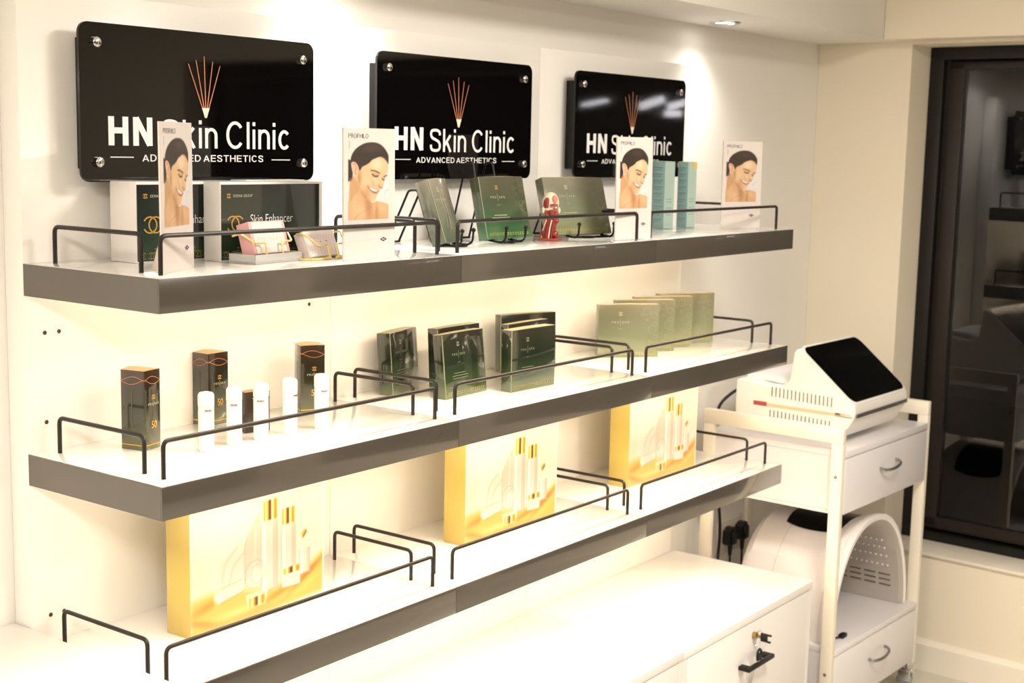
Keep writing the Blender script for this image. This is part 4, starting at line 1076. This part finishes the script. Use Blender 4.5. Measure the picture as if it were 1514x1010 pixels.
# light therapy dome on the lower tray
dm = thing('light_dome', 'white arched light therapy dome on the lower trolley tray', 'machine', (2.912, -.505, FLOOR+.3308), (0, 0, R(-2)))
DW, DH, DL = .300, .378, .375
def arch(rx, rz, n=40, z0=0.0, p=2.25):
    out = []
    for k in range(n+1):
        a_ = math.pi*k/n; c_, s_ = math.cos(a_), math.sin(a_)
        out.append((math.copysign(abs(c_)**(2/p), c_)*rx, z0+max(0, s_)**(2/1.95)*rz))
    return out
def arch_shell(mb, secs):
    """secs: list of (y, rx, rz); outer skin through the sections then inner skin back"""
    rings = []
    for y, rx, rz in secs:
        rings.append([mb.bm.verts.new((x, y, z)) for x, z in arch(rx, rz)])
    for A, B in zip(rings, rings[1:]):
        for k in range(len(A)-1):
            mb.bm.faces.new((A[k], A[k+1], B[k+1], B[k]))
    return rings
o_ = MB()
rg = arch_shell(o_, [(.000, DW-.020, DH-.020), (-.004, DW-.010, DH-.008), (-.002, DW-.002, DH-.001), (.006, DW, DH), (.022, DW, DH-.001), (.026, DW-.003, DH-.007), (.030, DW-.001, DH-.005), (.046, DW-.001, DH-.008), (.051, DW-.004, DH-.016), (.056, DW-.002, DH-.014), (.075, DW-.004, DH-.022), (.13, DW-.007, DH-.024), (DL-.03, DW-.010, DH-.026), (DL, DW-.030, DH-.050)])
part('outer_shell', o_, M_dome, dm)
i_ = MB()
arch_shell(i_, [(.000, DW-.020, DH-.020), (.012, DW-.032, DH-.034), (.05, DW-.036, DH-.050), (.12, DW-.036, DH-.062), (DL-.02, DW-.044, DH-.070), (DL, DW-.030, DH-.060)])
part('inner_lining', i_, M_domein, dm)
# black control panel let into the top left of the shell
def on_arch(ang, y, off, rx, rz, p=2.25):
    c_, s_ = math.cos(ang), math.sin(ang)
    return (math.copysign(abs(c_)**(2/p), c_)*(rx+off), y, max(0, s_)**(2/1.95)*(rz+off))
cp = MB(); V = []; NG = 26
for i in range(NG+1):
    row = []
    for j in range(NG+1):
        uu = i/NG*2-1; vv = j/NG*2-1
        # squircle mapping keeps the corners round
        q = 1-.10*(uu*uu)*(vv*vv)
        uu, vv = (uu*q+1)/2, (vv*q+1)/2
        row.append(cp.bm.verts.new(on_arch(R(115-68*uu), .064+vv*(DL-.160), .004, DW-.007, DH-.024)))
    V.append(row)
for i in range(NG):
    for j in range(NG):
        cp.bm.faces.new((V[i][j], V[i+1][j], V[i+1][j+1], V[i][j+1]))
part('control_panel', cp, M_screen, dm, label='black glossy control panel')
part('seam_line', (lambda m_: (arch_shell(m_, [(.245, DW-.0073, DH-.0238), (.2464, DW-.0073, DH-.0238)]), m_)[1])(MB()), M_domein, dm)
# led bead rows on the right inside wall, vents below
for row, ang in enumerate((52, 43, 35, 27)):
    for k in range(14):
        y = .045+k*.020
        p_ = on_arch(R(ang), y, -.004, DW-.037, DH-.058)
        part('led_bead', MB().ball((p_[0]-.001, p_[1], p_[2]), .0036, n=8), M_led_bead, dm)
for row, ang in enumerate((19, 15.2, 11.4)):
    for k in range(4):
        y0 = .040+k*.056
        c0 = on_arch(R(ang), y0, 0, DW-.0385, DH-.060); c1 = on_arch(R(ang+1), y0, 0, DW-.0385, DH-.060)
        part('vent_slot', MB().quad([(c0[0]-.0012, y0, c0[2]), (c0[0]-.0012, y0+.044, c0[2]), (c1[0]-.0012, y0+.044, c0[2]+.004), (c1[0]-.0012, y0, c0[2]+.004)]), M_slot, dm)
cb = thing('charging_cable', 'thin black cable with plug lying on the lower trolley tray', 'cable', (2.62, -.50, FLOOR+.3312), (0, 0, R(-2)))
part('cable', MB().tube(fillet([(-.02, .02, .004), (.01, .015, .012), (.05, .02, .006), (.08, .010, .006)], .02, 4), .0028, 8), M_plug, cb)
part('connector', MB().box(.078, .112, .000, .018, .0005, .014, .003), M_plug, cb)
